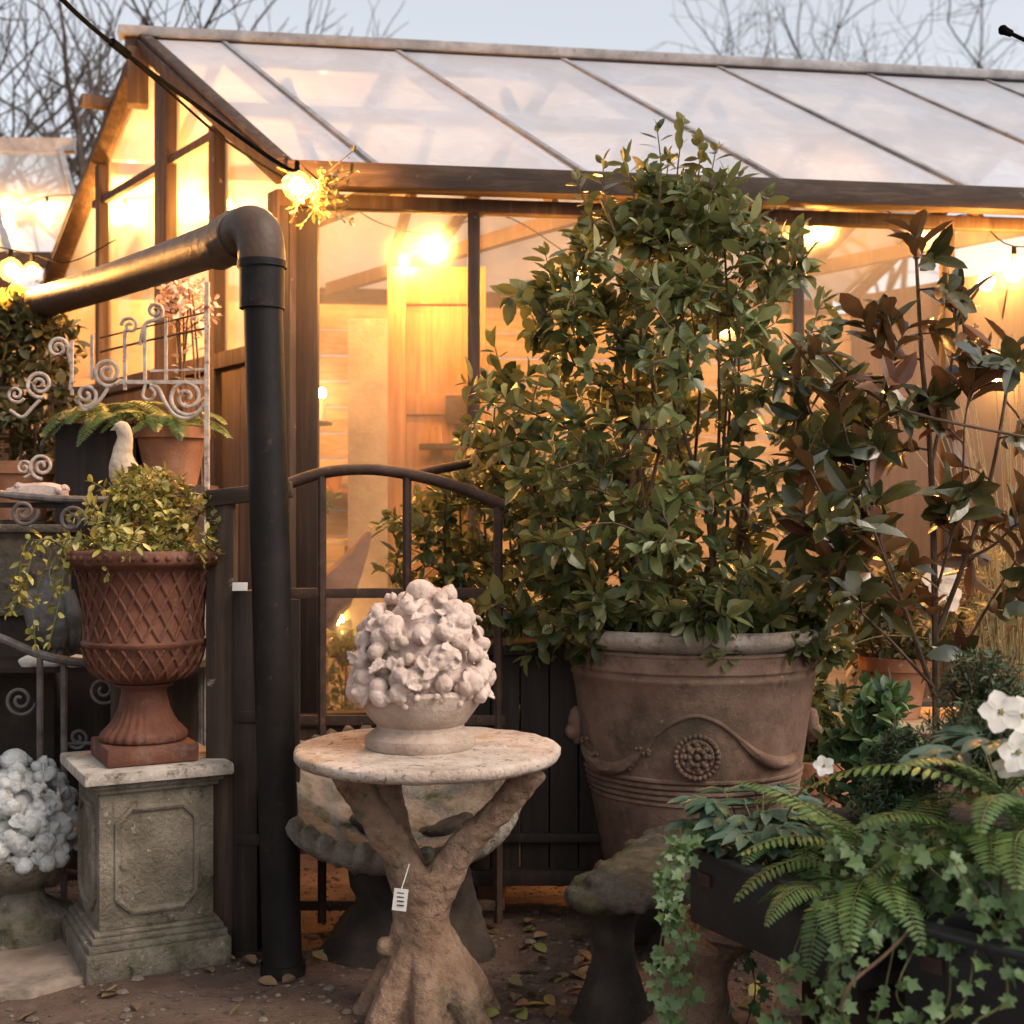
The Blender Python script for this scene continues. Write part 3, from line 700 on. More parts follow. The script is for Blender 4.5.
def shrub(root, base, base_r, stems, env, zr, ntw, nl, L, W, lmat, smat, seed, shell=.5, stem_r=.011, twig_r=.0028, keep=None, fol='foliage', up=.6, zpow=.95, irr=.15):
    r = random.Random(seed); sk = MB(); lf = MB(); nodes = []
    for i in range(stems):
        a = 2*math.pi*i/stems+r.uniform(-.3, .3); b0 = V(base)+V((math.cos(a), math.sin(a), 0))*base_r*r.uniform(.2, 1)
        zt = zr[0]+(zr[1]-zr[0])*r.uniform(.55, .97); cx, cy, rx, ry = env(zt)
        q = r.uniform(.1, .65); tp = V((cx+math.cos(a)*rx*q, cy+math.sin(a)*ry*q, zt))
        m1 = b0.lerp(tp, .35)+V((math.cos(a)*.06, math.sin(a)*.06, .03))+rv(r)*.04; m2 = b0.lerp(tp, .7)+rv(r)*.05
        pts = spline([b0, m1, m2, tp], 6); sk.tube(pts, [stem_r*r.uniform(.7, 1.1), stem_r*.3], 6, cap=False)
        nodes += pts[2:]
        twig_leaves(lf, pts[-8:], nl, L, W, .2, 3, up, r)
    for i in range(ntw):
        z_ = zr[0]+(zr[1]-zr[0])*r.random()**zpow; cx, cy, rx, ry = env(z_); a = r.uniform(0, 2*math.pi); q = r.random()**shell
        q *= 1+irr*noise.noise(V((math.cos(a)*1.6+seed, math.sin(a)*1.6, z_*3.2)))*1.6
        tp = V((cx+math.cos(a)*rx*q, cy+math.sin(a)*ry*q, z_))+rv(r)*.03
        if keep and not keep(tp, r): continue
        best = min(nodes, key=lambda p: (p-tp).length+(.6*max(0, p.z-tp.z+.04)))
        L0 = (tp-best).length
        if L0 > .45: best = best.lerp(tp, 1-.45/L0)
        mid = best.lerp(tp, .5)+V((0, 0, .05*L0))+rv(r)*.03*min(1, L0*4)
        pts = spline([best, mid, tp], 4); sk.tube(pts, [twig_r*1.2, twig_r*.6], 4, cap=False)
        nodes.append(mid)
        twig_leaves(lf, pts, nl, L, W, .25, 2, up, r)
    sk.build('stems', smat, root); return lf.build(fol, lmat, root)

# plant in the lattice urn
t = thing('variegated_shrub', 'yellow variegated small-leaved plant spilling from the lattice urn', 'plant', uc+V((0, 0, .62)))
ez = uc.z+.62
def env(z):
    r_ = lerp_table([(ez-.05, .25), (ez+.04, .29), (ez+.13, .24), (ez+.24, .12)], z)[0]; return uc.x-.0, uc.y-.02, r_, r_*.9
shrub(t, (uc.x, uc.y, ez), .1, 12, env, (ez-.05, ez+.25), 260, 8, .028, .016, M['variegated'], M['greenstem'], 21, .45, .005, .0018, irr=.75)
lf = MB(); sk = MB()
for i in range(9):
    p0 = uc+V((-.16+R.uniform(-.06, .05), -.13+R.uniform(-.05, .06), .64)); L_ = R.uniform(.12, .3)
    pts = spline([p0, p0+V((-.06, -.05, .03)), p0+V((-.10+R.uniform(-.03, .03), -.08, -L_*.5)), p0+V((-.11+R.uniform(-.05, .04), -.08, -L_))], 4)
    sk.tube(pts, .0018, 4, cap=False); twig_leaves(lf, pts, 11, .03, .018, .15)
sk.build('trailing_stems', M['greenstem'], t); lf.build('trailing_leaves', M['variegated'], t)

# ------------------------------------------------------------------ carved fruit basket finials
def finial(c, s, label, mf, mb_, seed, foot):
    r = random.Random(seed); t = thing('fruit_finial', label, 'finial', c)
    pr = foot
    m = MB(); m.lathe([(a*s, b*s) for a, b in pr], c, 56, cap=True); m.build('bowl', mb_, t, angle=42, disp=(.0015, 30))
    zb = pr[-1][1]*s
    m = MB(); RB = .151*s
    def surf(u, h): # dome
        rr_ = RB*1.08*math.sqrt(max(0, 1-(max(0, h-.12)/.9)**2.3)); return V((math.cos(u)*rr_, math.sin(u)*rr_, zb-.02*s+h*.268*s))
    m.lathe([(RB*.9, zb-.02*s), (RB*.98, zb+.03*s), (RB*.92, zb+.10*s), (RB*.7, zb+.17*s), (RB*.4, zb+.22*s), (0.005, zb+.242*s)], c, 24)
    for i in range(230):
        h = r.random()**1.05*.97; u = r.uniform(0, 6.28); p = c+surf(u, h); q = r.uniform(.012, .034)*s*(1-.2*h); p += (p-(c+V((0, 0, zb)))).normalized()*r.uniform(-.004, .016)*s
        rot = Matrix.Rotation(r.uniform(0, 3), 3, rv(r))
        m.ball(p, q, (1, r.uniform(.8, 1.05), r.uniform(.8, 1.2)), 12, rot, nz=.12)
        if r.random() < .3: m.ball(p+(p-(c+V((0, 0, zb)))).normalized()*q*.95, q*.3, n=6)
    m.ball(c+V((0, 0, zb+.253*s)), .042*s, (1, 1, .85), 14, nz=.12)
    for i in range(120):
        h = .08+r.random()**1.4*.8; u = r.uniform(0, 6.28); p = c+surf(u, h); o_ = (p-(c+V((0, 0, zb)))).normalized()
        d = (rv(r)+V((0, 0, -.5))+o_*.25); d = (d-o_*d.dot(o_)*.7).normalized()
        L_, W_ = r.uniform(.035, .062)*s, r.uniform(.022, .036)*s
        for th in (0, .006*s):
            pass
        mm = MB(); mm.leaf(p+o_*.012*s, d, o_, L_, W_, r.uniform(-.2, .35), r.uniform(.1, .4))
        k = len(mm.v); bk = [v_-o_*.0075*s for v_ in mm.v]
        bord = [0, 1, 4, 7, 10, 9, 6, 3]
        m.add(mm.v+bk, mm.f+[[i_+k for i_ in f_[::-1]] for f_ in mm.f]+[[bord[i_], bord[(i_+1) % 8], bord[(i_+1) % 8]+k, bord[i_]+k] for i_ in range(8)])
    for i in range(26):
        u = r.uniform(0, 6.28); p0 = c+surf(u, r.random()*.8); 
        for j in range(5): m.ball(p0+rv(r)*.02*s, .011*s, n=7)
    o = m.build('carved_fruit', mf, t, angle=60); remesh(o, .0034, .004, .012, 0)
    return t
footA = [(.145, 0), (.15, .01), (.148, .03), (.13, .042), (.118, .05), (.118, .062), (.125, .066), (.14, .085), (.158, .11), (.168, .138), (.17, .15), (.162, .16)]
TC = V(((427-512)/F*3.5, 3.5, 0)); TH = .722
finial(TC+V((-.018, -.0, TH)), 1.0, 'pinkish carved stone fruit basket finial on the round table', M['finial'], M['bowl'], 4, footA)
footB = [(.17, 0), (.17, .06), (.13, .07), (.09, .10), (.08, .13), (.10, .15), (.14, .17), (.17, .21), (.178, .24), (.165, .25)]
fb = P(14, 938, 4.13); fb.z = .022
finial(fb, 1.08, 'grey carved fruit basket finial on footed bowl, lower left corner', M['finial2'], M['stone'], 9, footB)

# ------------------------------------------------------------------ round faux-bois table
t = thing('garden_table', 'round cast stone table on forked tree trunk base', 'table', TC)
m = MB(); m.lathe([(.0, -.042), (.30, -.042), (.345, -.036), (.357, -.024), (.358, -.008), (.352, -.001), (.34, 0), (0, 0)], TC+V((0, 0, TH)), 96,
    lambda a, r, z: r*(1+.006*math.sin(a*3+1)+.004*math.sin(a*11)+.003*math.sin(a*23)), cap=False)
m.build('tabletop', M['tabletop'], t, disp=(.002, 30), angle=50)
def tp(px, py, dy=0): q = P(px, py, 3.5); q.y += dy; return q
m = MB()
m.tube(spline([tp(418, 1030), tp(420, 1000), tp(421, 960), tp(423, 920), tp(424, 885), tp(425, 868)], 4), [.155, .118, .088, .074, .074, .078], 22, wob=.22)
for i in range(7):
    a_ = i*.9+.3; m.tube(spline([TC+V((.03*math.cos(a_), .03*math.sin(a_), .2)), TC+V((.11*math.cos(a_), .11*math.sin(a_), .08)), TC+V((.18*math.cos(a_), .18*math.sin(a_), -.02))], 5), [.05, .05, .035], 10)
m.tube(spline([tp(420, 900), tp(402, 860, -.02), tp(378, 815, -.05), tp(350, 762, -.08)], 5), [.062, .046, .042, .05], 16, wob=.25)
m.tube(spline([tp(430, 900), tp(455, 855, -.02), tp(492, 815, -.03), tp(535, 764, -.05)], 5), [.062, .043, .036, .042], 16, wob=.25)
m.tube(spline([tp(418, 895, .04), tp(398, 850, .1), tp(385, 810, .15), tp(375, 762, .2)], 5), [.055, .035, .035, .045], 14, wob=.25)
m.ball(tp(386, 945, -.02), .024, (1, 1, 1.2))
o = m.build('trunk_base', M['fauxbois'], t); remesh(o, .0075, .014, .03, 0)
g = thing('price_tag', 'white paper price tag tied to the table trunk', 'tag', tp(404, 886, -.115))
m = MB(); m.box(tp(404, 887, -.118), (.037, .004, .058), 0, .1, .12); m.build('card', M['tagpaper'], g)
m = MB()
for k in range(4): m.box(tp(404.3, 880+k*4, -.1212), (.018, .002, .003), 0, .1, .12)
m.build('printing', M['ink'], g)
m = MB(); m.tube([tp(405, 877, -.118), tp(408, 868, -.112), tp(412, 855, -.09)], .0015, 5); m.build('string', M['tagpaper'], g)

# ------------------------------------------------------------------ shell seat behind the table
sc_ = V(((393-512)/F*4.0, 4.0, .45))
t = thing('shell_bench', 'mossy stone seat with gadrooned shell rim half hidden behind the table', 'seat', (sc_.x, sc_.y, 0))
tilt = Matrix.Rotation(rad(21), 3, 'X') @ Matrix.Rotation(rad(6), 3, 'Y')
m = MB()
nn_ = 260; ringp = []
RXs, RYs = .375, .35
prof = [(.0, -.10), (.5, -.09), (.75, -.065), (.9, -.035), (.98, .0), (1.0, .03), (.97, .055), (.9, .058), (.82, .035), (.72, .01), (.5, -.03), (0, -.055)]
vs = []; fs = []
for (r_, z_) in prof:
    for k in range(nn_):
        a_ = 2*math.pi*k/nn_; gad = 1+(.055*abs(math.sin(a_*19)) if r_ > .8 else 0)
        vs.append(sc_+tilt @ V((math.cos(a_)*RXs*r_*gad, math.sin(a_)*RYs*r_*gad, z_+(.028*abs(math.sin(a_*19)) if r_ > .85 else 0))))
for i in range(len(prof)-1):
    for k in range(nn_): fs.append((i*nn_+k, i*nn_+(k+1) % nn_, (i+1)*nn_+(k+1) % nn_, (i+1)*nn_+k))
m.add(vs, fs); m.build('shell', M['shell'], t, disp=(.008, 18), angle=70)
m = MB(); q = V((sc_.x-.06, sc_.y, 0))
m.tube(spline([q+V((0, 0, -.02)), q+V((0, 0, .05)), q+V((.01, 0, .15)), q+V((0, 0, .28)), q+V((.03, 0, .40))], 4), [.17, .13, .075, .07, .11], 16, wob=.3)
q = V((sc_.x+.17, sc_.y+.03, 0))
m.tube(spline([q+V((0, 0, -.02)), q+V((0, 0, .05)), q+V((.01, 0, .15)), q+V((0, 0, .28)), q+V((-.03, 0, .40))], 4), [.16, .13, .075, .07, .11], 16, wob=.3)
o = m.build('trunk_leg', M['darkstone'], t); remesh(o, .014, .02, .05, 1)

# ------------------------------------------------------------------ mossy bark bench on the right
t = thing('stone_bench', 'curved mossy bark-textured stone bench in front of the big pot', 'bench', P(640, 1010, 3.5)*1)
t.location.z = 0
path = spline([P(602, 898, 3.32), P(626, 886, 3.42), P(652, 866, 3.62), P(684, 842, 3.9), P(735, 832, 4.02)], 6)
m = MB(); n_ = len(path)
for i, p in enumerate(path):
    pass
wd = [.10, .13, .13, .13, .12]
vs = []; fs = []; K = 26
for i, p in enumerate(path):
    f_ = i/(n_-1); d = (path[min(i+1, n_-1)]-path[max(i-1, 0)]); d.z = 0; d.normalize(); sd_ = V((d.y, -d.x, 0))
    hw = .105*min(1, .5+2.8*f_)
    for k in range(K):
        a_ = 2*math.pi*k/K; x = math.cos(a_); z_ = math.sin(a_)
        x = math.copysign(abs(x)**.6, x); z_ = math.copysign(abs(z_)**.8, z_)
        rg = 1+.09*math.sin(i*2.1+k*.4)*(.5+.5*abs(x))
        vs.append(p+sd_*x*hw*rg+V((0, 0, z_*.045*rg)))
for i in range(n_-1):
    for k in range(K): fs.append((i*K+k, i*K+(k+1) % K, (i+1)*K+(k+1) % K, (i+1)*K+k))
fs.append(tuple(range(K))[::-1]); fs.append(tuple((n_-1)*K+k for k in range(K)))
m.add(vs, fs)
p0 = path[0]
for k in range(9): # scalloped end
    a_ = rad(150+k*17); q = p0+V((math.cos(a_)*.085+.02, math.sin(a_)*.06+.03, -.005)); m.ball(q, .033, (1, 1, .8), 10, nz=.3)
for i in range(2, n_-2, 1):
    d = (path[i+1]-path[i-1]); d.z = 0; d.normalize(); sd_ = V((d.y, -d.x, 0))
    for sg in (-1, 1): m.ball(path[i]+sd_*sg*.098+V((0, 0, -.005+R.uniform(-.01, .01))), R.uniform(.022, .034), (1, 1, .9), 8, nz=.3)
o = m.build('seat', M['moss'], t); remesh(o, .010, .022, .035, 1)
for (bx, by) in ((.27, 3.46), (.52, 3.95)):
    m = MB(); q = V((bx, by, 0)); m.tube(spline([q+V((0, 0, -.02)), q+V((0, 0, .05)), q+V((0, 0, .14)), q+V((0, 0, .25)), q+V((0, 0, .36))], 4), [.14, .10, .06, .055, .085], 14, wob=.3)
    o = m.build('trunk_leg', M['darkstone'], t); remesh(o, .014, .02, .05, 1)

# ------------------------------------------------------------------ big terracotta pot
DPOT = 4.3; bp = V(((692-512)/F*DPOT, DPOT, .13))
m = MB()
for i in range(3):
    for j in range(2): m.box(bp+V((-.2+.2*i, -.12+.24*j, -.066)), (.19, .23, .128), .02*(i-j))
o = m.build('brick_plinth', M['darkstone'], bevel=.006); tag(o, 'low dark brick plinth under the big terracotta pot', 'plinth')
t = thing('terracotta_pot', 'huge brown terracotta pot with garland and rosette relief', 'pot', bp)
kk = DPOT/F
def zz(py): return EYE-(py-HY)*(kk if py > 840 or py < 650 else 3.93/F)-bp.z
prof = [(.24, 0), (.262, .012), (.275, .03), (.30, zz(862)+.03), (.325, zz(835)), (.338, zz(815))]
for i in range(5):
    y_ = 812-i*6.2; prof += [(.339+.004*i, zz(y_)), (.345+.004*i, zz(y_-1.5)), (.345+.004*i, zz(y_-3.6)), (.340+.004*i, zz(y_-5.0))]
prof += [(.372, zz(745)), (.392, zz(700)), (.400, zz(686)), (.405, zz(684)), (.405, zz(681)), (.402, zz(679)), (.404, zz(676)), (.409, zz(674.5)), (.409, zz(672)), (.405, zz(670)), (.408, zz(655)), (.412, zz(646))]
m = MB(); m.lathe(prof, bp, 96, cap=True); m.build('body', M['terra'], t, angle=40, disp=(.0015, 14))
zr_ = zz(631)
m = MB(); m.lathe([(.405, zr_-.035), (.425, zr_-.025), (.440, zr_-.012), (.447, zr_+.004), (.444, zr_+.02), (.43, zr_+.028), (.40, zr_+.022), (.385, zr_+.0), (.375, zr_-.06)], bp, 96, cap=False); m.build('rim', M['terrarim'], t, angle=45, disp=(.0025, 18))
m = MB(); m.lathe([(.385, zr_-.05), (.2, zr_-.03), (0, zr_-.02)], bp, 32); m.build('soil', M['soil'], t)
def pr(z):
    for a, b in zip(prof, prof[1:]):
        if a[1] <= z <= b[1] and b[1] > a[1]: return a[0]+(b[0]-a[0])*(z-a[1])/(b[1]-a[1])
    return .4
def on_pot(px, py, lift=0):
    D = DPOT-.38
    for _ in range(6):
        z_ = EYE-(py-HY)/F*D-bp.z; r_ = pr(z_)+lift; x = (px-512)/F*D-bp.x
        a_ = math.asin(max(-1, min(1, x/r_))); D = DPOT-math.cos(a_)*r_
    return bp+V((math.sin(a_)*r_, -math.cos(a_)*r_, z_))
m = MB()
pts = [(580, 738), (590, 757), (606, 767), (625, 765), (642, 752), (655, 736), (675, 722), (697, 716), (720, 724), (740, 740), (760, 757), (778, 764), (795, 756)]
m.tube(spline([on_pot(x, y, -.002) for x, y in pts[:6]], 6), [.008, .016, .026, .023, .013, .009], 12, wob=.35)
m.tube(spline([on_pot(x, y, 0) for x, y in pts[5:10]], 6), .0075, 8)
m.tube(spline([on_pot(x, y, 0) for x, y in pts[9:]], 6), [.008, .018, .023, .014], 12, wob=.35)
for i in range(50):
    x, y = pts[R.randint(0, 4)]; m.ball(on_pot(x+R.uniform(-8, 8), y+R.uniform(-4, 4), .004), R.uniform(.005, .009), n=6)
m.build('garland', M['terra'], t)
m = MB(); rc = on_pot(697, 757, .0); out = (rc-bp); out.z = 0; out.normalize(); ex = V((0, 0, 1)).cross(out).normalized(); ey = V((0, 0, 1))
def rp(x, y, l): return rc+ex*x+ey*y+out*l
def ring(rr_, l, th, nb): 
    m.tube([rp(math.cos(2*math.pi*k/36)*rr_, math.sin(2*math.pi*k/36)*rr_, l) for k in range(37)], th, 8, cap=False)
    for k in range(nb): m.ball(rp(math.cos(2*math.pi*k/nb)*rr_, math.sin(2*math.pi*k/nb)*rr_, l+.004), th*1.1, n=7)
ring(.064, .002, .008, 26); ring(.046, .006, .007, 14); ring(.024, .012, .008, 8); m.ball(rp(0, 0, .014), .012, n=8)
for k in range(8):
    a_ = k*math.pi/4; m.ball(rp(.035*math.cos(a_), .035*math.sin(a_), .008), .012, (1, 1, 1), 8)
m.ball(rp(0, 0, -.006), .066, (1, .25, 1), 20, rot=Matrix((ex, out, ey)).transposed()); m.build('rosette', M['terra'], t)
m = MB()
for sx in (-1, 1):
    m = MB(); q = bp+V((sx*(pr(zz(742))+.01), -.02, zz(742))); m.ball(q, .055, (.55, .8, 1.1), 14, nz=.2); m.ball(q+V((sx*.012, -.02, -.02)), .028, n=10); m.build('boss', M['terra'], t)
m = MB(); 
for px in (690, 728):
    m = MB(); m.tube([on_pot(px-12, 696, -.001), on_pot(px, 699, -.001), on_pot(px+12, 695, -.001)], .0022, 6); m.build('stamped_mark', M['terra'], t)

# ------------------------------------------------------------------ camellia in the pot
t = thing('camellia_bush', 'tall dense camellia bush growing in the huge terracotta pot', 'shrub', bp+V((0, 0, zr_)))
def zpx(py): return EYE-(py-HY)*kk
etab = []
for (py, xl, xr) in [(632, 555, 810), (600, 500, 820), (560, 492, 838), (500, 466, 852), (440, 456, 850), (390, 474, 836), (330, 512, 818), (280, 548, 798), (235, 582, 772), (205, 612, 742), (180, 645, 722)]:
    etab.append((zpx(py), ((xl+xr)/2-512)*kk, (xr-xl)/2*kk*1.0))
def env(z):
    cx, r_ = lerp_table(etab, z); return cx, DPOT-.06, r_, r_*.8
def keep(p, r):
    px = 512+p.x/p.y*F; py = HY-(p.z-EYE)/p.y*F
    if 690 < px < 830 and 330 < py < 560 and r.random() < .5: return False
    return True
shrub(t, (bp.x, bp.y, bp.z+zr_-.04), .2, 16, env, (zpx(650), zpx(188)), 860, 8, .068, .042, M['camellia'], M['stem'], 31, .34, .011, .0026, keep, zpow=1.5, irr=.34)
lf = MB(); sk = MB(); r = random.Random(77)
for (px, py, h_) in ((682, 128, 70), (652, 146, 60), (712, 158, 60), (668, 160, 50), (735, 182, 60), (622, 172, 50), (600, 176, 50), (576, 186, 40), (697, 150, 50), (760, 205, 60), (640, 178, 50), (790, 240, 60), (545, 262, 40)):
    q1 = V((( px-512)*kk, DPOT-.1+r.uniform(-.1, .1), zpx(py))); q0 = q1+V(((650-px)*kk*.25, 0, -h_*kk*1.4)); pts = spline([q0, q0.lerp(q1, .5)+rv(r)*.02, q1], 5)
    sk.tube(pts, [.004, .0018], 5, cap=False); twig_leaves(lf, pts, 13, .06, .036, .12, 3, .5, r)
sk.build('top_twigs', M['stem'], t); lf.build('top_foliage', M['camellia'], t)

# climbing foliage behind the gate
t = thing('evergreen_shrub', 'dark glossy evergreen shrub behind the gate beside greenhouse glass', 'shrub', (P(455, 0, 4.7).x, 4.72, 0))
def env(z):
    cx, r_ = lerp_table([(.75, -.10, .36), (1.1, -.12, .40), (1.35, -.12, .36), (1.52, -.05, .24)], z); return cx-.0, 4.72, r_, .2
shrub(t, (-.1, 4.72, .1), .15, 9, env, (.55, 1.54), 230, 7, .06, .034, M['camellia'], M['stem'], 44, .5)

# ------------------------------------------------------------------ dark planter box behind the table
t = thing('planter_box', 'tall black-brown timber planter box left of the huge pot', 'planter', P(548, 900, 4.42)*1)
t.location.z = 0; q = P(548, 760, 4.42)
m = MB()
for k in range(6): m.box((q.x-.24+.096*k, 4.42-.003*(k % 2), .52), (.092, .30, .74))
m.build('boards', M['darkwood'], t, bevel=.004)
for nm, c_, z_ in (('rim', (q.x, 4.42, .905), (.62, .36, .035)), ('bottom_rail', (q.x, 4.27, .16), (.60, .06, .05)), ('batten', (q.x, 4.255, .29), (.58, .02, .03))):
    m = MB(); m.box(c_, z_); m.build(nm, M['darkwood'], t, bevel=.005)
for sx in (-1, 1):
    for sy in (-1, 1):
        m = MB(); m.box((q.x+sx*.26, 4.42+sy*.12, .075), (.05, .05, .15)); m.build('leg', M['darkwood'], t)
m = MB(); c_ = P(478, 884, 4.6); c_.z = .0; m.lathe([(.10, 0), (.12, .1), (.13, .16), (.145, .16), (.145, .2), (.125, .2), (.12, .12), (0, .11)], c_, 32)
o = m.build('terracotta_pot', M['pot'], angle=40); tag(o, 'small empty orange terracotta pot low behind the table', 'pot')

# ------------------------------------------------------------------ magnolia
DM = 4.05
t = thing('magnolia_tree', 'young magnolia with large glossy leaves and rusty undersides at right', 'tree', (P(935, 0, DM).x, DM, 0))
sk = MB(); lf = MB(); lb = MB(); r = random.Random(12)
def mp(px, py, dy=0): return P(px, py, DM+dy)
branches = [
 ([(935, 860, 0), (936, 700, 0), (934, 560, 0), (930, 450, .02), (922, 360, 0), (918, 290, 0), (915, 235, 0)], .013),
 ([(936, 700, 0), (905, 610, -.05), (880, 540, -.1), (872, 480, -.12), (880, 420, -.1)], .009),
 ([(934, 640, 0), (965, 560, -.04), (990, 480, -.1), (1005, 400, -.1), (1012, 350, -.1)], .009),
 ([(930, 470, .02), (945, 400, .05), (955, 340, .04), (962, 300, .04)], .007),
 ([(926, 420, 0), (895, 370, -.05), (868, 330, -.08)], .007),
 ([(905, 610, -.05), (860, 560, -.15), (825, 500, -.2), (800, 450, -.22)], .007),
 ([(880, 540, -.1), (845, 480, -.12), (815, 420, -.15), (800, 385, -.15)], .006),
 ([(936, 690, 0), (890, 640, -.15), (850, 600, -.25), (830, 560, -.25)], .006),
 ([(965, 560, -.04), (1000, 540, -.05), (1030, 500, -.05)], .006),
 ([(880, 420, -.1), (885, 380, -.1), (905, 330, -.08)], .005),
 ([(905, 610, -.05), (870, 520, -.2), (850, 450, -.22), (838, 400, -.2)], .005),
 ([(934, 600, 0), (960, 500, -.1), (965, 420, -.15), (975, 370, -.15)], .005),
 ([(936, 700, 0), (980, 620, -.1), (1010, 570, -.15), (1030, 540, -.15)], .006),
 ([(860, 560, -.15), (830, 540, -.25), (800, 510, -.3)], .005),
]
cl = []
for pts, w in branches:
    q = spline([mp(*x) for x in pts], 6); sk.tube(q, [w, w*.35], 7, cap=False)
    cl.append((q[-1], (q[-1]-q[-3]).normalized(), 8))
    for k in range(len(q)//4, len(q)-2, 3):
        if R.random() < .97:
            d = (rv(r)+V((0, -.3, .3))).normalized(); e = q[k]+d*r.uniform(.06, .14); sk.tube([q[k], q[k].lerp(e, .5)+V((0, 0, .01)), e], .0035, 5, cap=False); cl.append((e, d, 6))
for p, d, nl in cl:
    for j in range(nl):
        a_ = j*2.4+r.random(); s1 = d.cross(V((.2, .1, .97))).normalized(); s2 = d.cross(s1)
        out = s1*math.cos(a_)+s2*math.sin(a_)
        dd = (d*r.uniform(.3, 1.2)+out*.8+V((0, 0, .12))).normalized(); nn = (d*.8-out*.25+V((0, 0, .3))+rv(r)*.4).normalized()
        tgt = lb if r.random() < .1 else lf
        tgt.leaf(p-d*.012*j, dd, nn, r.uniform(.085, .15), r.uniform(.038, .062), r.uniform(-.05, .35), r.uniform(.05, .3))
sk.build('trunk', M['stem'], t); lf.build('foliage', M['magnolia'], t); lb.build('bronze_foliage', M['bronze'], t)
m = MB(); c_ = V((P(935, 0, DM).x, DM, 0)); m.lathe([(.15, 0), (.185, .25), (.19, .3), (.215, .3), (.215, .36), (.19, .36), (.18, .3), (0, .29)], c_, 40)
o = m.build('terracotta_pot', M['pot'], angle=40); tag(o, 'terracotta pot holding the young magnolia', 'pot')
# long bare cane across the magnolia
m = MB(); m.tube(spline([P(805, 330, 3.95), P(850, 378, 3.9), P(910, 412, 3.85), P(1040, 440, 3.8)], 5), .0045, 6)
o = m.build('bare_cane', M['stem']); tag(o, 'thin bare arching cane crossing in front of the magnolia', 'cane')

# ------------------------------------------------------------------ things behind the magnolia, right
def small_pot(px, py_base, D, r_, h_, label, zb=0.):
    c = P(px, py_base, D); c.z = zb
    m = MB(); m.lathe([(r_*.7, 0), (r_*.95, h_*.78), (r_*1.08, h_*.79), (r_*1.08, h_), (r_*.95, h_), (r_*.9, h_*.85), (0, h_*.84)], c, 40)
    o = m.build('terracotta_pot', M['pot'], angle=40); tag(o, label, 'pot'); return c
t = thing('potting_table', 'low pine table holding pots behind the magnolia', 'table', P(930, 0, 4.75).xy.to_3d())
x_ = P(930, 0, 4.75).x
m = MB(); m.box((x_, 4.75, .60), (1.1, .42, .035)); m.build('tabletop', M['pinex'], t, bevel=.004)
for sx in (-1, 1):
    for sy in (-1, 1):
        m = MB(); m.box((x_+sx*.5, 4.75+sy*.17, .291), (.05, .05, .583)); m.build('leg', M['pine'], t)
c1 = small_pot(895, 0, 4.7, .12, .22, 'terracotta pot on potting table left of the magnolia stem', .6185)
c2 = small_pot(985, 0, 4.72, .11, .2, 'terracotta pot on potting table right of the magnolia stem', .6185)
c3 = small_pot(812, 0, 4.6, .17, .5, 'tall orange terracotta pot just right of the huge pot', 0)
def foliage_ball(name, label, c, rx, rz, ntw, nl, L, W, mat, seed, cat='plant', shell=.6, stems=6):
    t = thing(name, label, cat, c)
    def env(z):
        q = (z-c.z)/(2*rz); k = math.sqrt(max(.02, 1-(2*q-1)**2)); return c.x, c.y, rx*k, rx*k*.9
    shrub(t, c, rx*.15, stems, env, (c.z, c.z+2*rz), ntw, nl, L, W, mat, M['greenstem'], seed, shell, .005, .002); return t
foliage_ball('potted_plant', 'bushy olive green plant in pot left of magnolia stem', c1+V((0, 0, .15)), .26, .2, 110, 8, .05, .022, M['amberleaf'], 51)
foliage_ball('potted_plant', 'dry feathery leafed plant in pot right of magnolia stem', c2+V((0, 0, .17)), .2, .22, 60, 8, .05, .012, M['grass'], 52)
foliage_ball('potted_plant', 'low green plant in the orange pot beside huge pot', c3+V((0, 0, .38)), .22, .2, 90, 8, .05, .03, M['camellia'], 53)
# wispy backlit grass at right edge
gb = P(1015, 0, 4.55); gb.z = 0
t = thing('grass_tuft', 'wispy backlit straw-coloured grass at the right edge', 'grass', gb)
m = MB(); r = random.Random(3)
for i in range(75):
    a_ = r.uniform(0, 6.28); h_ = r.uniform(1.3, 2.0); s_ = r.uniform(.05, .38)
    p0 = gb+V((r.uniform(-.05, .05), r.uniform(-.05, .05), .38)); p3 = gb+V((math.cos(a_)*s_, math.sin(a_)*s_*.8, h_)); p2 = p0.lerp(p3, .6)+V((0, 0, .22))
    m.tube(spline([p0, p2, p3], 5), [.002, .0012], 3, cap=False, rnd=r.random())
m.build('blades', M['grass'], t)
small_pot(1015, 0, 4.55, .15, .42, 'terracotta pot holding the wispy straw grass', 0)

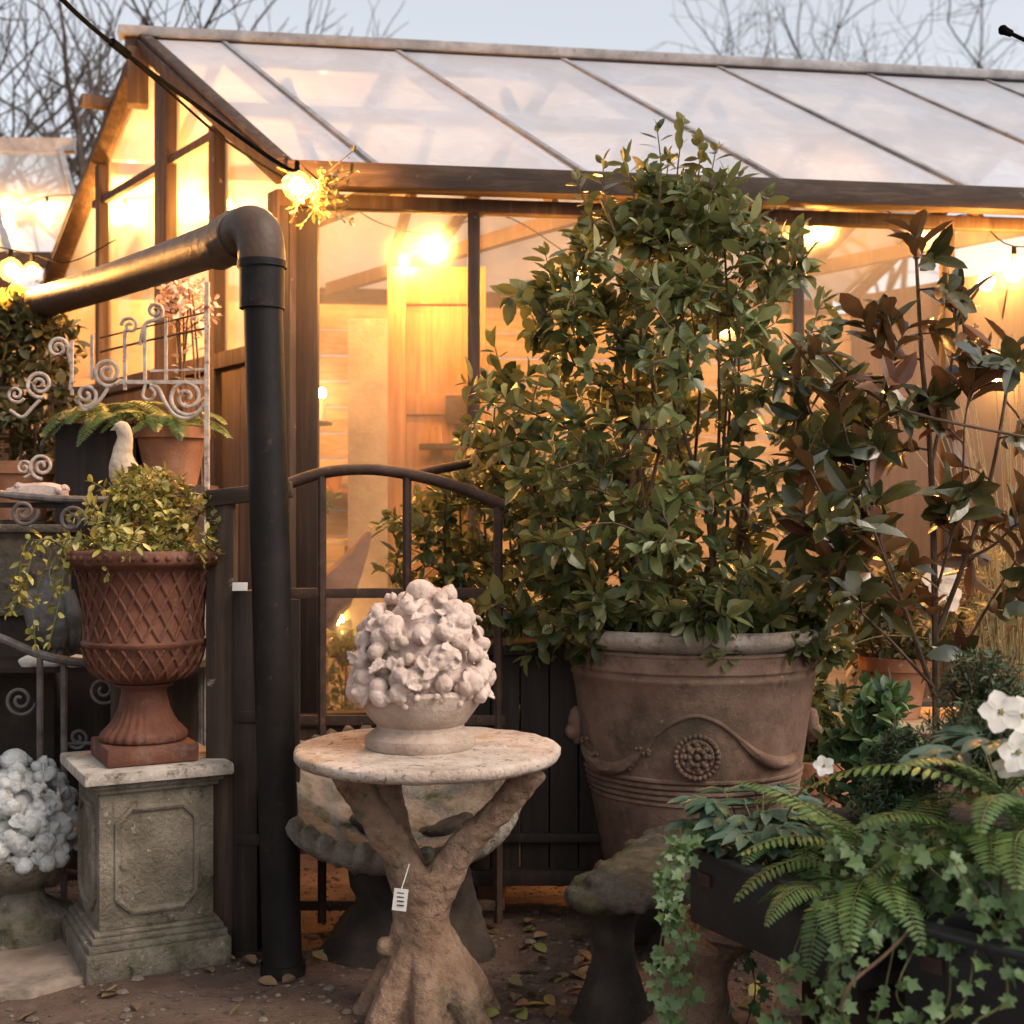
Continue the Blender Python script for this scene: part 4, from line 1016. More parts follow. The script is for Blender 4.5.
# ------------------------------------------------------------------ black troughs bottom right
def trough(a, b, w, h, label):
    a = V(a); b = V(b); d = (b-a); L_ = d.length; d.normalize(); sd_ = V((-d.y, d.x, 0)); ang = math.atan2(d.y, d.x); c = (a+b)/2+sd_*w/2
    t = thing('planter_trough', label, 'planter', (c.x, c.y, a.z-h))
    for nm, cc, sz in (('side_board', (a+b)/2+sd_*.012-V((0, 0, h/2)), (L_, .024, h)), ('side_board', (a+b)/2+sd_*(w-.012)-V((0, 0, h/2)), (L_, .024, h)),
                       ('end_board', a+d*.012+sd_*w/2-V((0, 0, h/2)), (.024, w-.05, h-.004)), ('end_board', b-d*.012+sd_*w/2-V((0, 0, h/2)), (.024, w-.05, h-.004))):
        m = MB(); m.box(cc, sz, ang); m.build(nm, M['black'], t, bevel=.003)
    m = MB(); m.box((a+b)/2+sd_*(-.004)+V((0, 0, .008)), (L_+.02, .05, .014), ang); m.build('rim', M['black'], t, bevel=.003)
    m = MB(); m.box((a+b)/2+sd_*w/2-V((0, 0, .05)), (L_-.06, w-.06, .03), ang); m.build('soil', M['soil'], t)
    m = MB(); m.box(a+d*.06+sd_*(-.003)-V((0, 0, .06)), (.045, .006, .03), ang); m.build('label_plate', M['iron'], t)
    return t, a, d, sd_
ta, da = P(690, 848, 3.1), P(850, 886, 2.62)
da.z = ta.z
trA = trough(ta, da, .30, .175, 'black wooden planter trough overflowing with ferns and ivy')
tb, db = P(905, 926, 2.55), P(1075, 962, 2.3); db.z = tb.z
trB = trough(tb, db, .30, .20, 'second lower black planter trough in the bottom right corner')
# supports
q = (ta+da)/2
t = thing('stump_pedestal', 'orange-brown faux bois tree stump under the black trough', 'pedestal', (P(690, 0, 3.12).x, 3.18, 0))
m = MB(); b0 = V((P(697, 0, 3.12).x, 3.2, 0))
m.tube(spline([b0+V((0, 0, -.03)), b0+V((0, 0, .04)), b0+V((.0, 0, .14)), b0+V((.01, 0, .24)), b0+V((.03, -.02, .33))], 4), [.15, .11, .085, .078, .10], 20, wob=.3)
for k in range(6):
    a_ = k*1.05; m.tube([b0+V((0, 0, .1)), b0+V((math.cos(a_)*.1, math.sin(a_)*.1, .05)), b0+V((math.cos(a_)*.22, math.sin(a_)*.22, -.02))], [.05, .045, .03], 8)
o = m.build('stump', M['fauxbois'], t); remesh(o, .011, .02, .05, 1)
m = MB(); m.lathe([(0, .302), (.15, .302), (.172, .316), (.168, .334), (0, .338)], V((b0.x+.14, b0.y+.06, 0)), 40); m.build('top_slab', M['fauxbois'], t, disp=(.004, 12))
for px, py, D, lab in ((880, 0, 2.78, 'dark timber block under the far end of first trough'), ):
    c = P(px, 0, D); zt = ta.z-.2
    m = MB(); m.box((da.x-.02+.12, da.y+.16, zt/2), (.12, .12, zt-.002)); o = m.build('timber_block', M['darkwood'], bevel=.004); tag(o, lab, 'block')
zt = tb.z-.2
t = thing('plant_stand', 'dark timber stand under the lower black trough', 'stand', ((tb+db)/2).xy.to_3d())
dd_ = (db-tb).normalized(); ss_ = V((-dd_.y, dd_.x, 0))
for i in (.05, .9):
    for j in (.04, .26):
        c = tb+(db-tb)*i+ss_*j; m = MB(); m.box((c.x, c.y, zt/2), (.05, .05, zt-.002), math.atan2(dd_.y, dd_.x)); m.build('leg', M['darkwood'], t)

# --- planting in the troughs
IVY = [(0, -.05), (-.22, -.12), (-.42, .08), (-.30, .28), (-.52, .55), (-.22, .62), (0, 1.0), (.22, .62), (.52, .55), (.30, .28), (.42, .08), (.22, -.12)]
def ivy(name, label, starts, seed, size=.045, n=12, mat='ivy'):
    r = random.Random(seed); root = thing(name, label, 'ivy', starts[0][0]); sk = MB(); lf = MB()
    for pts in starts:
        q = spline(pts, 6); sk.tube(q, .0022, 4, cap=False); m_ = len(q)-1
        L_ = sum((b-a).length for a, b in zip(q, q[1:])); k = max(4, int(L_/size*n/8))
        for i in range(k):
            x = min((i+.5)/k*m_, m_-.001); j = int(x); p = q[j].lerp(q[j+1], x-j)
            o_ = (rv(r)+V((0, -.7, .1))).normalized(); d = (V((r.uniform(-.9, .9), r.uniform(-.5, .1), r.uniform(-.9, .35)))).normalized()
            nn = (V((0, -.75, .55))+rv(r)*.5).normalized()
            lf.poly_leaf(p+o_*r.uniform(.005, .03), d, nn, size*r.uniform(.45, 1.4), IVY, r.uniform(.05, .45), r.random()**.95)
    sk.build('stems', M['greenstem'], root); lf.build('leaves', M[mat], root)
def frond(mb, sk, base, d, L_, arch, wid, r, npair=26):
    d = d.normalized(); sw = d.cross(V((0, 0, 1)))*r.uniform(-1, 1); pts = []; p = base.copy(); dd = (d+V((0, 0, 1.0))).normalized(); k = 14
    for i in range(k+1):
        pts.append(p.copy()); dd = (dd+d*.06+sw*.05*i/k*3-V((0, 0, arch/k*(1+i*.12)))).normalized(); p = p+dd*L_/k
    sk.tube(pts, [.0022, .0008], 4, cap=False); rn_ = r.random()
    for i in range(npair):
        f_ = .1+.9*i/npair; x = min(f_*k, k-.001); j = int(x); q = pts[j].lerp(pts[j+1], x-j); tn = (pts[j+1]-pts[j]).normalized()
        sd_ = tn.cross(V((0, 0, 1))); sd_ = sd_.normalized() if sd_.length > .05 else V((1, 0, 0)); nn = sd_.cross(tn)
        w_ = wid*math.sin(math.pi*min(1, .14+.86*f_))**.75*(1-.15*f_)+.004
        for sg in (-1, 1):
            e = (sd_*sg+tn*.35-nn*.12+rv(r)*.06).normalized(); mb.leaf(q, e, nn, w_, L_/npair*.62, .12, .05, min(1, max(0, rn_+r.uniform(-.15, .15))))
def fern(label, c, nfr, L_, wid, seed, dirs=(0, 6.28), mat='fern', arch=1.5):
    r = random.Random(seed); t = thing('fern', label, 'fern', c); lf = MB(); sk = MB()
    for i in range(nfr):
        a_ = dirs[0]+(dirs[1]-dirs[0])*(i+r.uniform(-.3, .3))/nfr; frond(lf, sk, V(c)+rv(r)*.015, V((math.cos(a_), math.sin(a_), r.uniform(-.2, .6))), L_*r.uniform(.7, 1.15), arch*r.uniform(.7, 1.25), wid*r.uniform(.8, 1.15), r)
    sk.build('stalks', M['greenstem'], t); lf.build('fronds', M[mat], t)
zA = ta.z-.03; dA, sA = trA[2], trA[3]; LA = (da-ta).length
def inA(u, w, dz=0): return ta+dA*u*LA+sA*w+V((0, 0, -.03+dz))
dB, sB = trB[2], trB[3]; LB = (db-tb).length
def inB(u, w, dz=0): return tb+dB*u*LB+sB*w+V((0, 0, -.03+dz))
fern('large arching fern hanging over the front of first trough', inA(.86, .06), 16, .30, .055, 61, arch=2.0)
fern('upright fern in the middle of first trough', inA(.8, .2, .02), 20, .40, .052, 62, arch=.9)
fern('small pale fern at the back near the hellebore leaves', inA(.38, .2, .02), 10, .24, .045, 63, arch=1.4)
fern('fern with spreading fronds between the two troughs', inB(.05, .25, .10), 14, .34, .06, 64, arch=1.3)
fern('dark fern behind the lower trough below white flowers', inB(.45, .3, .14), 20, .50, .055, 65, arch=.95)
def cascade(p, L_, out, r):
    return [p, p+out*.05+V((0, 0, .03)), p+out*.10+V((r.uniform(-.03, .03), 0, -L_*.35)), p+out*.11+V((r.uniform(-.04, .04), 0, -L_*.7)), p+out*.10+V((r.uniform(-.05, .05), 0, -L_))]
r = random.Random(5)
ivy('trailing_ivy', 'long ivy trailing down the left end of first trough', [cascade(inA(-.02+.01*i, .02+.045*i), r.uniform(.30, .58), -dA*.6-sA*.35, r) for i in range(6)]+[[P(712-4*i, 838, 3.06), P(690-5*i, 848, 3.0), P(672-4*i+8*(i%2), 885, 2.97), P(660+9*i, 945, 2.96), P(652+8*i, 985+10*i, 2.96), P(668+3*i, 1010+8*i, 2.95)] for i in range(5)], 71, .026, 14)
ivy('trailing_ivy', 'ivy tumbling over the corner between the two troughs', [cascade(inA(.86+.05*i, .03), r.uniform(.16, .42), -sA, r) for i in range(7)], 72, .029, 11)
ivy('trailing_ivy', 'ivy hanging over the front of the lower trough', [cascade(inB(.0+.16*i, .03), r.uniform(.08, .26), -sB, r) for i in range(5)], 73, .030, 11)
st_ = []
for i in range(22):
    p = inA(.7+.35*r.random(), .05+.22*r.random(), .02); st_.append([p, p+V((r.uniform(-.1, .1), r.uniform(-.1, .05), r.uniform(.06, .14))), p+V((r.uniform(-.16, .16), r.uniform(-.16, .05), r.uniform(.04, .16)))])
for i in range(26):
    p = inB(r.random(), .05+.26*r.random(), .02); st_.append([p, p+V((r.uniform(-.1, .1), r.uniform(-.1, .05), r.uniform(.06, .16))), p+V((r.uniform(-.16, .16), r.uniform(-.16, .05), r.uniform(.05, .22)))])
ivy('ground_ivy', 'dense ivy filling the troughs around the ferns', st_, 74, .029, 9)
m = MB(); m.tube(spline([P(915, 925, 2.5), P(885, 955, 2.48), P(850, 985, 2.47), P(840, 1010, 2.47)], 5), .0035, 6)
o = m.build('bare_cane', M['stem']); tag(o, 'bare woody ivy stem slanting below the lower trough', 'cane')

# hellebores
def flower(mb, st_mb, c, nrm, s, r, n=5):
    nrm = nrm.normalized(); a1 = nrm.cross(V((.1, .2, .97))).normalized(); a2 = nrm.cross(a1)
    for k in range(n):
        a_ = 2*math.pi*k/n+r.uniform(-.1, .1); d = a1*math.cos(a_)+a2*math.sin(a_)
        mb.leaf(c+d*s*.06, (d+nrm*.18), nrm, s*.56, s*.56, .12, .1, r.random())
    for k in range(12): st_mb.ball(c+nrm*s*.05+(a1*math.cos(k*2.4)+a2*math.sin(k*2.4))*s*.012*math.sqrt(k)*1.2, s*.03, n=5, rnd=r.random())
def hellebore(label, base, flowers, seed, leaves=9, lmat='helleb', pmat='petal', lsize=.11):
    r = random.Random(seed); t = thing('hellebore', label, 'flower', base); fl = MB(); sm = MB(); sk = MB(); lf = MB()
    for (c, nr, s) in flowers:
        fl = MB(); flower(fl, sm, c, nr, s, r); fl.build('bloom', M[pmat], t); sk.tube(spline([base, base.lerp(c, .6)+V((0, 0, .03)), c], 4), .0025, 5)
    for i in range(leaves):
        a_ = 2*math.pi*i/leaves+r.uniform(-.3, .3); tipp = base+V((math.cos(a_)*r.uniform(.05, .15), math.sin(a_)*r.uniform(.05, .13), r.uniform(.06, .16)))
        sk.tube([base, base.lerp(tipp, .6)+V((0, 0, .02)), tipp], .0022, 4)
        out = V((math.cos(a_), math.sin(a_), .1))
        for k in range(5):
            b_ = (k-2)*.55; d = Matrix.Rotation(b_, 3, 'Z') @ out; lf.leaf(tipp, d, V((0, -.15, 1))+rv(r)*.25, lsize*r.uniform(.7, 1.1), lsize*.36, .25, .15)
    if flowers: sm.build('stamens', M['stamen'], t)
    sk.build('stems', M['greenstem'], t); lf.build('leaves', M[lmat], t)
hb = P(1000, 800, 2.75)
hellebore('white hellebore flowers in full bloom at the right edge', hb, [(P(1001, 712, 2.62), V((-.15, -1, .15)), .075), (P(1018, 752, 2.6), V((.1, -1, -.1)), .075), (P(1022, 716, 2.68), V((.3, -.9, .2)), .07), (P(1010, 765, 2.66), V((-.2, -.9, -.5)), .06)], 81)
hb = inA(.22, .12)
hellebore('blue-green hellebore leaves with one pale bud on first trough', hb, [(P(824, 766, 2.95), V((-.3, -.8, .3)), .042)], 82, 18, 'helleb', 'petal', .095)
hellebore('leafy hellebore without flowers at the left end of first trough', inA(.05, .15), [], 83, 14, 'helleb', 'petal', .085)
# dark conifer at right edge
def conifer(label, base, h_, rr_, seed):
    r = random.Random(seed); t = thing('dwarf_conifer', label, 'conifer', base); sk = MB(); lf = MB()
    sk.tube([base, base+V((0, 0, h_*.9))], [.012, .003], 6)
    for i in range(260):
        f_ = r.random()**1.3; a_ = r.uniform(0, 6.28); z_ = h_*(.05+.9*f_); q = rr_*(1-.75*f_)*r.uniform(.6, 1.1)
        s = base+V((0, 0, z_*.8)); e = base+V((math.cos(a_)*q, math.sin(a_)*q, z_+.05)); pts = spline([s, s.lerp(e, .5)+V((0, 0, -.01)), e], 4); sk.tube(pts, .0018, 3, cap=False)
        twig_leaves(lf, pts, 26, .022, .005, .2, 4, .5, r)
    sk.build('trunk', M['stem'], t); lf.build('needles', M['darkgreen'], t)
c = P(985, 760, 3.0); conifer('dark feathery dwarf conifer behind white flowers', c+V((0, 0, -.08)), .30, .2, 91)
c = P(900, 800, 3.1); conifer('small dark conifer between pot and ferns', c+V((0, 0, -.1)), .22, .12, 92)
c = P(760, 815, 3.15)
t = thing('rear_crate', 'dark crate of young conifers behind the black trough', 'crate', P(945, 0, 3.2).xy.to_3d())
m = MB(); q = P(945, 0, 3.15); m.box((q.x, 3.15, .30), (.62, .34, .56)); m.build('boards', M['darkwood'], t, bevel=.004)
m = MB(); m.box((q.x, 3.15, .59), (.58, .30, .02)); m.build('soil', M['soil'], t)
# white flowers glimpsed behind magnolia
hellebore('cream flower cluster glimpsed behind the magnolia leaves', P(940, 640, 4.5), [(P(940, 580, 4.3), V((-.1, -1, .2)), .10), (P(948, 598, 4.32), V((.3, -1, -.1)), .09), (P(845, 648, 4.2), V((-.2, -1, .3)), .06)], 84, 6, 'amberleaf', 'petal', .09)

# ------------------------------------------------------------------ wrought iron trellis, left
DT = 4.65
t = thing('iron_trellis', 'pale flaking wrought iron trellis panel with spiral scrolls', 'trellis', (P(110, 0, DT).x, DT, 0))
def spiral(mb, cx, cy, r0, turns, a0, sgn, th, D, tail=None):
    pts = []
    k = int(26*turns)
    for i in range(k+1):
        f_ = i/k; a_ = a0+sgn*2*math.pi*turns*f_; rr_ = r0*(1-.86*f_); pts.append(P(cx+math.cos(a_)*rr_, cy+math.sin(a_)*rr_, D))
    if tail: pts = spline([P(x, y, D) for x, y in tail]+[pts[0]], 6)[:-1]+pts
    mb.tube(pts, th, 7)
for px, p0, p1, w in ((207, 282, 498, .016), (125, 330, 390, .011), (145, 325, 382, .011), (166, 318, 380, .010), (72, 340, 395, .010), (92, 335, 380, .010)):
    m = MB(); a, b = P(px, p0, DT), P(px, p1, DT)
    if px == 207: b = V((b.x, b.y, 0))
    m.bar(b, a, w, w, V((0, 1, 0))); m.build('upright', M['paleiron'], t)
m = MB(); m.bar(P(120, 382, DT), P(207, 382, DT), .012, .014); m.bar(P(150, 371, DT), P(207, 369, DT), .007, .008); m.build('cross_bar', M['paleiron'], t)
m = MB(); m.tube([P(100, 352, DT), P(150, 340, DT), P(207, 328, DT)], .004, 6); m.tube([P(100, 338, DT), P(207, 312, DT)], .003, 6); m.build('wire', M['iron'], t)
for args in ((187, 397, 20, 2.1, 0, 1, .0075, None), (108, 372, 15, 2, .6, 1, .0075, [(125, 382)]), (86, 395, 12, 1.5, 1.8, -1, .007, None), (40, 384, 14, 2, 1.2, 1, .007, None), (16, 394, 9, 1.6, .5, 1, .006, None),
             (58, 348, 11, 1.8, .4, -1, .007, [(70, 390), (72, 370)]), (155, 311, 9, 1.6, 1.6, -1, .007, [(140, 345), (145, 325)]), (130, 326, 9, 1.4, 3.2, 1, .006, None)):
    m = MB(); cx, cy, r0, tu, a0, sg, th, tail = args; spiral(m, cx, cy, r0, tu, a0, sg, th, DT, tail); m.build('scroll', M['paleiron'], t)
m = MB(); m.tube(spline([P(150, 385, DT), P(158, 388, DT), P(165, 402, DT), P(175, 415, DT), P(190, 418, DT), P(204, 405, DT), P(207, 392, DT)], 5), .0075, 7); m.build('curl', M['paleiron'], t)
m = MB(); m.tube(spline([P(146, 383, DT), P(143, 396, DT), P(150, 400, DT), P(155, 393, DT), P(150, 387, DT)], 5), .006, 7); m.build('curl', M['paleiron'], t)
m = MB(); m.tube(spline([P(10, 410, DT), P(22, 417, DT), P(32, 408, DT), P(40, 400, DT)], 5), .006, 7); m.build('curl', M['paleiron'], t)
m = MB(); m.tube(spline([P(78, 400, DT), P(85, 410, DT), P(98, 402, DT), P(108, 388, DT)], 5), .0065, 7); m.build('curl', M['paleiron'], t)
m = MB(); m.bar(P(-20, 388, DT), P(100, 388, DT), .006, .008); m.bar(P(20, 498, DT), P(207, 498, DT), .012, .012); m.build('lower_rail', M['iron'], t)

# fern basket and pots by the trellis
q = P(165, 470, 4.85); q.z = 0
m = MB(); c = P(172, 458, 4.82); m.lathe([(.09, -.1), (.125, .07), (.14, .07), (.14, .11), (.12, .11), (.11, .07), (0, .06)], c, 32); o = m.build('terracotta_pot', M['pot'], angle=40); tag(o, 'terracotta pot of the hanging fern behind the iron trellis', 'pot')
m = MB(); m.box((c.x, c.y, (c.z-.1)/2), (.3, .2, c.z-.104)); o = m.build('timber_block', M['plank'], bevel=.004); tag(o, 'tall timber block holding the trellis fern pot', 'block')
fern('bright green fern behind the iron trellis scrolls', c+V((-.02, 0, .1)), 20, .29, .05, 66, arch=1.15)
fern('darker fern at left of the stone bird', P(105, 425, 4.85), 22, .30, .055, 67, arch=1.35)
m = MB(); q = P(105, 420, 4.9); m.box((q.x, q.y, (q.z-.02)/2), (.3, .22, q.z-.02)); o = m.build('timber_block', M['darkwood'], bevel=.004); tag(o, 'dark timber block under the darker fern', 'block')
def bigleaf_bush(px0, px1, py0, py1, D, name, label, mat, seed, n=120, L=.06, W=.035):
    c = P((px0+px1)/2, py1, D); t = thing(name, label, 'shrub', (c.x, c.y, 0)); zt, zb = P(0, py0, D).z, P(0, py1, D).z; rx = (px1-px0)/2*D/F
    def env(z):
        q = (z-zb)/(zt-zb); k = math.sqrt(max(.05, 1-(max(0, q-.35)/.66)**2)); return c.x, D, rx*k, .22*k
    shrub(t, (c.x, D, 0), .1, 8, env, (zb, zt), n, 8, L, W, mat, M['stem'], seed, .6, .01, .003)
bigleaf_bush(-60, 95, 300, 460, 5.3, 'olive_shrub', 'olive coloured shrub lit amber by the left bulbs', M['amberleaf'], 55, 190)
bigleaf_bush(-20, 70, 500, 700, 5.0, 'dark_shrub', 'dark shrub low behind the curved plant stand', M['darkgreen'], 56, 170)
bigleaf_bush(150, 215, 275, 320, 5.0, 'pale_climber', 'pinkish dried flower heads above the iron trellis', M['pinkpetal'], 57, 40, .04, .02)
bigleaf_bush(825, 925, 690, 850, 3.7, 'leafy_shrub', 'low leafy shrub between huge pot and the conifers', M['ivy'], 58, 120, .05, .032)
# ------------------------------------------------------------------ tiered plant stand, far left
DS = 4.35
t = thing('plant_stand', 'grey iron tiered plant stand with curved rails at left edge', 'stand', (P(60, 0, DS).x, DS, 0))
m = MB(); m.tube(spline([P(-60, 486, DS), P(0, 494, DS), P(60, 499, DS), P(120, 500, DS+.1)], 5), .013, 9); m.build('upper_rail', M['greyiron'], t)
m = MB(); m.tube(spline([P(-40, 622, DS), P(0, 638, DS-.05), P(45, 656, DS-.08), P(90, 663, DS-.05), P(150, 663, DS+.1), P(216, 659, DS+.25)], 5), .015, 9); m.build('lower_rail', M['greyiron'], t)
for px, py, D in ((40, 655, DS-.08), (64, 660, DS-.07), (-18, 632, DS), (118, 662, DS+.05), (200, 660, DS+.2)):
    q = P(px, py, D); m = MB(); m.tube([V((q.x, q.y, 0)), q], .011, 8); m.build('leg', M['greyiron'], t)
q0 = P(-30, 640, DS+.1); 
m = MB(); q = P(70, 665, DS+.15); m.box((q.x, q.y+.02, q.z-.0), (1.0, .34, .018)); m.build('shelf', M['darkwood'], t)
m = MB(); q = P(45, 505, DS+.1); m.box((q.x, q.y+.02, q.z), (.62, .22, .016)); m.build('upper_shelf', M['darkwood'], t)
for px, py in ((-10, 505), (100, 505)):
    q = P(px, py, DS+.15); z2 = P(0, 665, DS+.15).z; m = MB(); m.tube([V((q.x, q.y, z2)), q], .010, 8); m.build('tier_post', M['greyiron'], t)
for args in ((24, 512, 14, 1.8, -.2, 1, .007, None), (72, 520, 14, 1.8, .2, -1, .007, None), (103, 690, 17, 1.9, -1.5, 1, .006, None), (78, 738, 11, 1.6, 2.6, -1, .006, [(100, 765), (98, 745)]), (20, 700, 16, 1.8, .2, 1, .006, None)):
    m = MB(); cx, cy, r0, tu, a0, sg, th, tail = args; spiral(m, cx, cy, r0, tu, a0, sg, th, DS-.04, tail); m.build('scroll', M['greyiron'], t)
for py in (790, 868):
    m = MB(); m.tube(spline([P(-20, py-8, DS), P(40, py, DS-.08), P(64, py+3, DS-.07), P(118, py+12, DS+.05)], 5), .009, 8); m.build('ring_rail', M['greyiron'], t)
# ornaments on the stand
c = P(38, 492, DS+.1); c.z = P(45, 505, DS+.1).z+.008
t = thing('stone_swag', 'pinkish carved stone swag lying on the upper shelf', 'ornament', c)
m = MB(); m.tube(spline([c+V((-.10, 0, .03)), c+V((-.05, 0, .035)), c+V((.04, 0, .035)), c+V((.10, 0, .028))], 5), [.02, .032, .034, .02], 12, wob=.5)
for i in range(24): m.ball(c+V((R.uniform(-.1, .1), R.uniform(-.03, .03), .04+R.uniform(0, .02))), R.uniform(.008, .016), n=7)
m.build('swag', M['finial'], t)
m = MB(); spiral(m, 42, 466, 13, 1.8, 1.57, 1, .006, DS+.1); spiral(m, 24, 468, 9, 1.6, 1.57, -1, .005, DS+.1); m.build('scroll', M['paleiron'], t)
# dove
c = P(126, 494, 4.28); 
t = thing('stone_bird', 'buff stone dove with raised head above the variegated plant', 'statue', c-V((0, 0, .02)))
m = MB(); m.tube(spline([c+V((.05, 0, -.03)), c+V((.03, 0, .02)), c+V((-.005, 0, .075)), c+V((-.012, 0, .13)), c+V((-.002, 0, .185)), c+V((-.012, 0, .215)), c+V((-.03, 0, .222))], 5), [.05, .062, .052, .034, .024, .026, .016], 14)
m.tube([c+V((-.03, 0, .218)), c+V((-.052, 0, .21))], [.01, .002], 8)
m.tube(spline([c+V((.03, 0, .03)), c+V((.09, .0, .0)), c+V((.15, .01, -.05))], 4), [.05, .04, .015], 10)
for sy in (-1, 1): m.tube(spline([c+V((-.01, sy*.045, .06)), c+V((.04, sy*.058, .03)), c+V((.11, sy*.035, -.02))], 4), [.012, .026, .006], 8)
m.ball(c+V((-.028, -.02, .226)), .006, n=6)
o = m.build('body', M['birdstone'], t); remesh(o, .005, .006, .02, 0)
m = MB(); q = P(120, 505, 4.28); m.box((c.x+.02, c.y+.02, (c.z-.06)/2), (.12, .12, c.z-.06)); o = m.build('bird_post', M['framewood'], bevel=.004); tag(o, 'timber post carrying the stone dove behind the urn', 'post')
# grey figure of a bird with folded wings
zsh = P(70, 665, DS+.15).z+.010
c = P(54, 640, DS+.12); c.z = zsh
t = thing('lead_bird', 'grey lead garden bird with folded wings on lower shelf', 'statue', c)
m = MB(); m.tube(spline([c+V((0, 0, .05)), c+V((0, 0, .12)), c+V((-.005, -.01, .2)), c+V((.01, -.01, .27)), c+V((.02, -.02, .32)), c+V((.01, -.04, .335))], 5), [.035, .065, .062, .04, .032, .02], 14)
m.tube([c+V((.01, -.04, .332)), c+V((-.01, -.1, .32))], [.012, .002], 8)
for sx in (-1, 1): m.tube([c+V((sx*.02, -.01, 0)), c+V((sx*.02, 0, .07))], .009, 8)
o = m.build('body', M['lead'], t); remesh(o, .006, .006, .02, 1)
m = MB()
for sx in (-1, 1):
    m.tube(spline([c+V((sx*.055, -.02, .25)), c+V((sx*.068, -.01, .17)), c+V((sx*.06, .02, .08)), c+V((sx*.04, .05, .03))], 5), [.02, .03, .022, .006], 10)
m.build('wing', M['lead'], t)
for i, (px, lab) in enumerate(((30, 'white stone lump left of the lead bird'), (52, 'white stone lump in front of the lead bird'), (76, 'white stone lump right of the lead bird'))):
    c = P(px, 650, DS+.02); c.z = zsh+.016; m = MB(); m.ball(c, .04, (1.2, .8, .55), 12, nz=.5); o = m.build('white_stone', M['white']); tag(o, lab, 'stone')
m = MB(); q = P(10, 560, 4.75); m.box((q.x, 4.8, q.z-.05), (.42, .25, .30)); m.box((q.x, 4.8, q.z+.115), (.46, .29, .03)); o = m.build('stone_trough', M['stone'], bevel=.01); tag(o, 'pale stone trough behind the plant stand at left edge', 'trough')
m = MB(); m.box((q.x, 4.8, (q.z-.2)/2), (.36, .2, q.z-.2)); o = m.build('stone_block', M['darkstone'], bevel=.01); tag(o, 'dark stone block carrying the pale trough', 'block')
small_pot(20, 0, 4.95, .13, .22, 'terracotta pot behind stone swag at the left edge', 1.33)
m = MB(); q = P(20, 0, 4.95); m.box((q.x, 4.95, .664), (.28, .24, 1.326)); o = m.build('timber_block', M['darkwood'], bevel=.004); tag(o, 'tall dark timber block at left edge behind the stand', 'block')

# ------------------------------------------------------------------ plants and small lamps inside the greenhouse
for i, (s_, tq, zb, rx, rz, mt, lab) in enumerate((
    (.18, .92, 1.24, .2, .17, 'amberleaf', 'leafy pot plant on the staging at greenhouse corner'),
    (.6, .96, 1.24, .24, .16, 'fern', 'green pot plant in middle of the greenhouse staging'),
    (.05, .35, .0, .26, .38, 'amberleaf', 'amber-lit bush low inside greenhouse corner behind gate'),
    (.5, .45, .0, .3, .42, 'camellia', 'green bush low inside greenhouse behind the gate bars'),
    (2.4, .5, .0, .35, .5, 'amberleaf', 'bush inside greenhouse behind the big camellia'),
    (3.3, .6, .0, .4, .55, 'grass', 'straw-coloured tall plant inside greenhouse right end'))):
    foliage_ball('indoor_plant', lab, G(s_, tq, zb), rx, rz, 70, 8, .06, .03, M[mt], 100+i)
t = thing('roof_reflection', 'solid mauve roof reflection parasol leaning inside the greenhouse behind the gate', 'imitation', P(362, 0, 5.6).xy.to_3d())  # added solid shape standing for a building roof mirrored in the glass
m = MB(); a = P(366, 550, 5.55); m.tube(spline([a+V((-.22, .02, -.27)), a+V((-.10, 0, -.12)), a+V((.01, 0, .08))], 5), [.11, .07, .015], 14, wob=.5); m.build('reflected_roof', M['mauve'], t)
m = MB(); a2 = a+V((.02, 0, .1)); m.tube([V((a.x-.6, a.y+.05, 0.02)), a2], .012, 8); m.build('added_pole', M['pinex'], t)

# ------------------------------------------------------------------ festoon bulbs and cables
bulbs = [
 (297, 186, 4.75, .038, 'brightest bulb at the greenhouse front corner among dried leaves'),
 (433, 253, 5.95, .040, 'larger bulb hanging in front of the pine door'),
 (404, 261, 6.2, .026, 'smaller bulb left of the big one by pine door'),
 (577, 279, 5.3, .028, 'bulb glowing through the camellia upper left leaves'),
 (818, 233, 5.85, .040, 'right bulb of the pair under the eaves right of camellia'),
 (797, 238, 6.1, .030, 'left bulb of the pair under the eaves right of camellia'),
 (1014, 272, 5.5, .052, 'big bulb at the right edge under the eaves'),
 (918, 240, 6.2, .026, 'small bulb showing behind the topmost magnolia leaves'),
 (194, 207, 6.3, .044, 'left bulb of the pair inside the gable glass'),
 (227, 207, 6.15, .034, 'right bulb of the pair inside the gable glass'),
 (125, 215, 7.0, .036, 'bulb inside gable left of the wide gable post'),
 (47, 211, 8.1, .040, 'bulb under second greenhouse roof near the gable'),
 (6, 222, 8.1, .038, 'bulb at the left picture edge under second roof'),
 (11, 270, 5.3, .034, 'left bulb of the low pair above the olive shrub'),
 (32, 271, 5.4, .026, 'right bulb of the low pair above the olive shrub'),
 (995, 378, 5.7, .022, 'tiny low bulb glowing behind the wispy grass'),
 (723, 330, 5.7, .022, 'small bulb hidden among right camellia twigs'),
]
tops = []
for (px, py, D, r_, lab) in bulbs:
    c = P(px, py, D); t = thing('festoon_bulb', lab, 'bulb', c, 'festoon bulbs')
    m = MB(); m.ball(c, r_*.72, (1, 1, 1.1), 12); m.build('glowing_core', M['brightbulb' if px < 320 else 'bulb'], t)
    m = MB(); m.ball(c, r_*1.4, (1, 1, 1.05), 24); m.build('halo_globe', M['halo_globe'], t)  # added shell, its faint glow stands for the bloom round the bulb
    m = MB(); m.tube([c+V((0, 0, r_*1.4)), c+V((0, 0, r_*1.4+.035))], [.011, .009], 8); m.build('socket', M['cable'], t)
    tops.append(c+V((0, 0, r_*1.4+.035)))
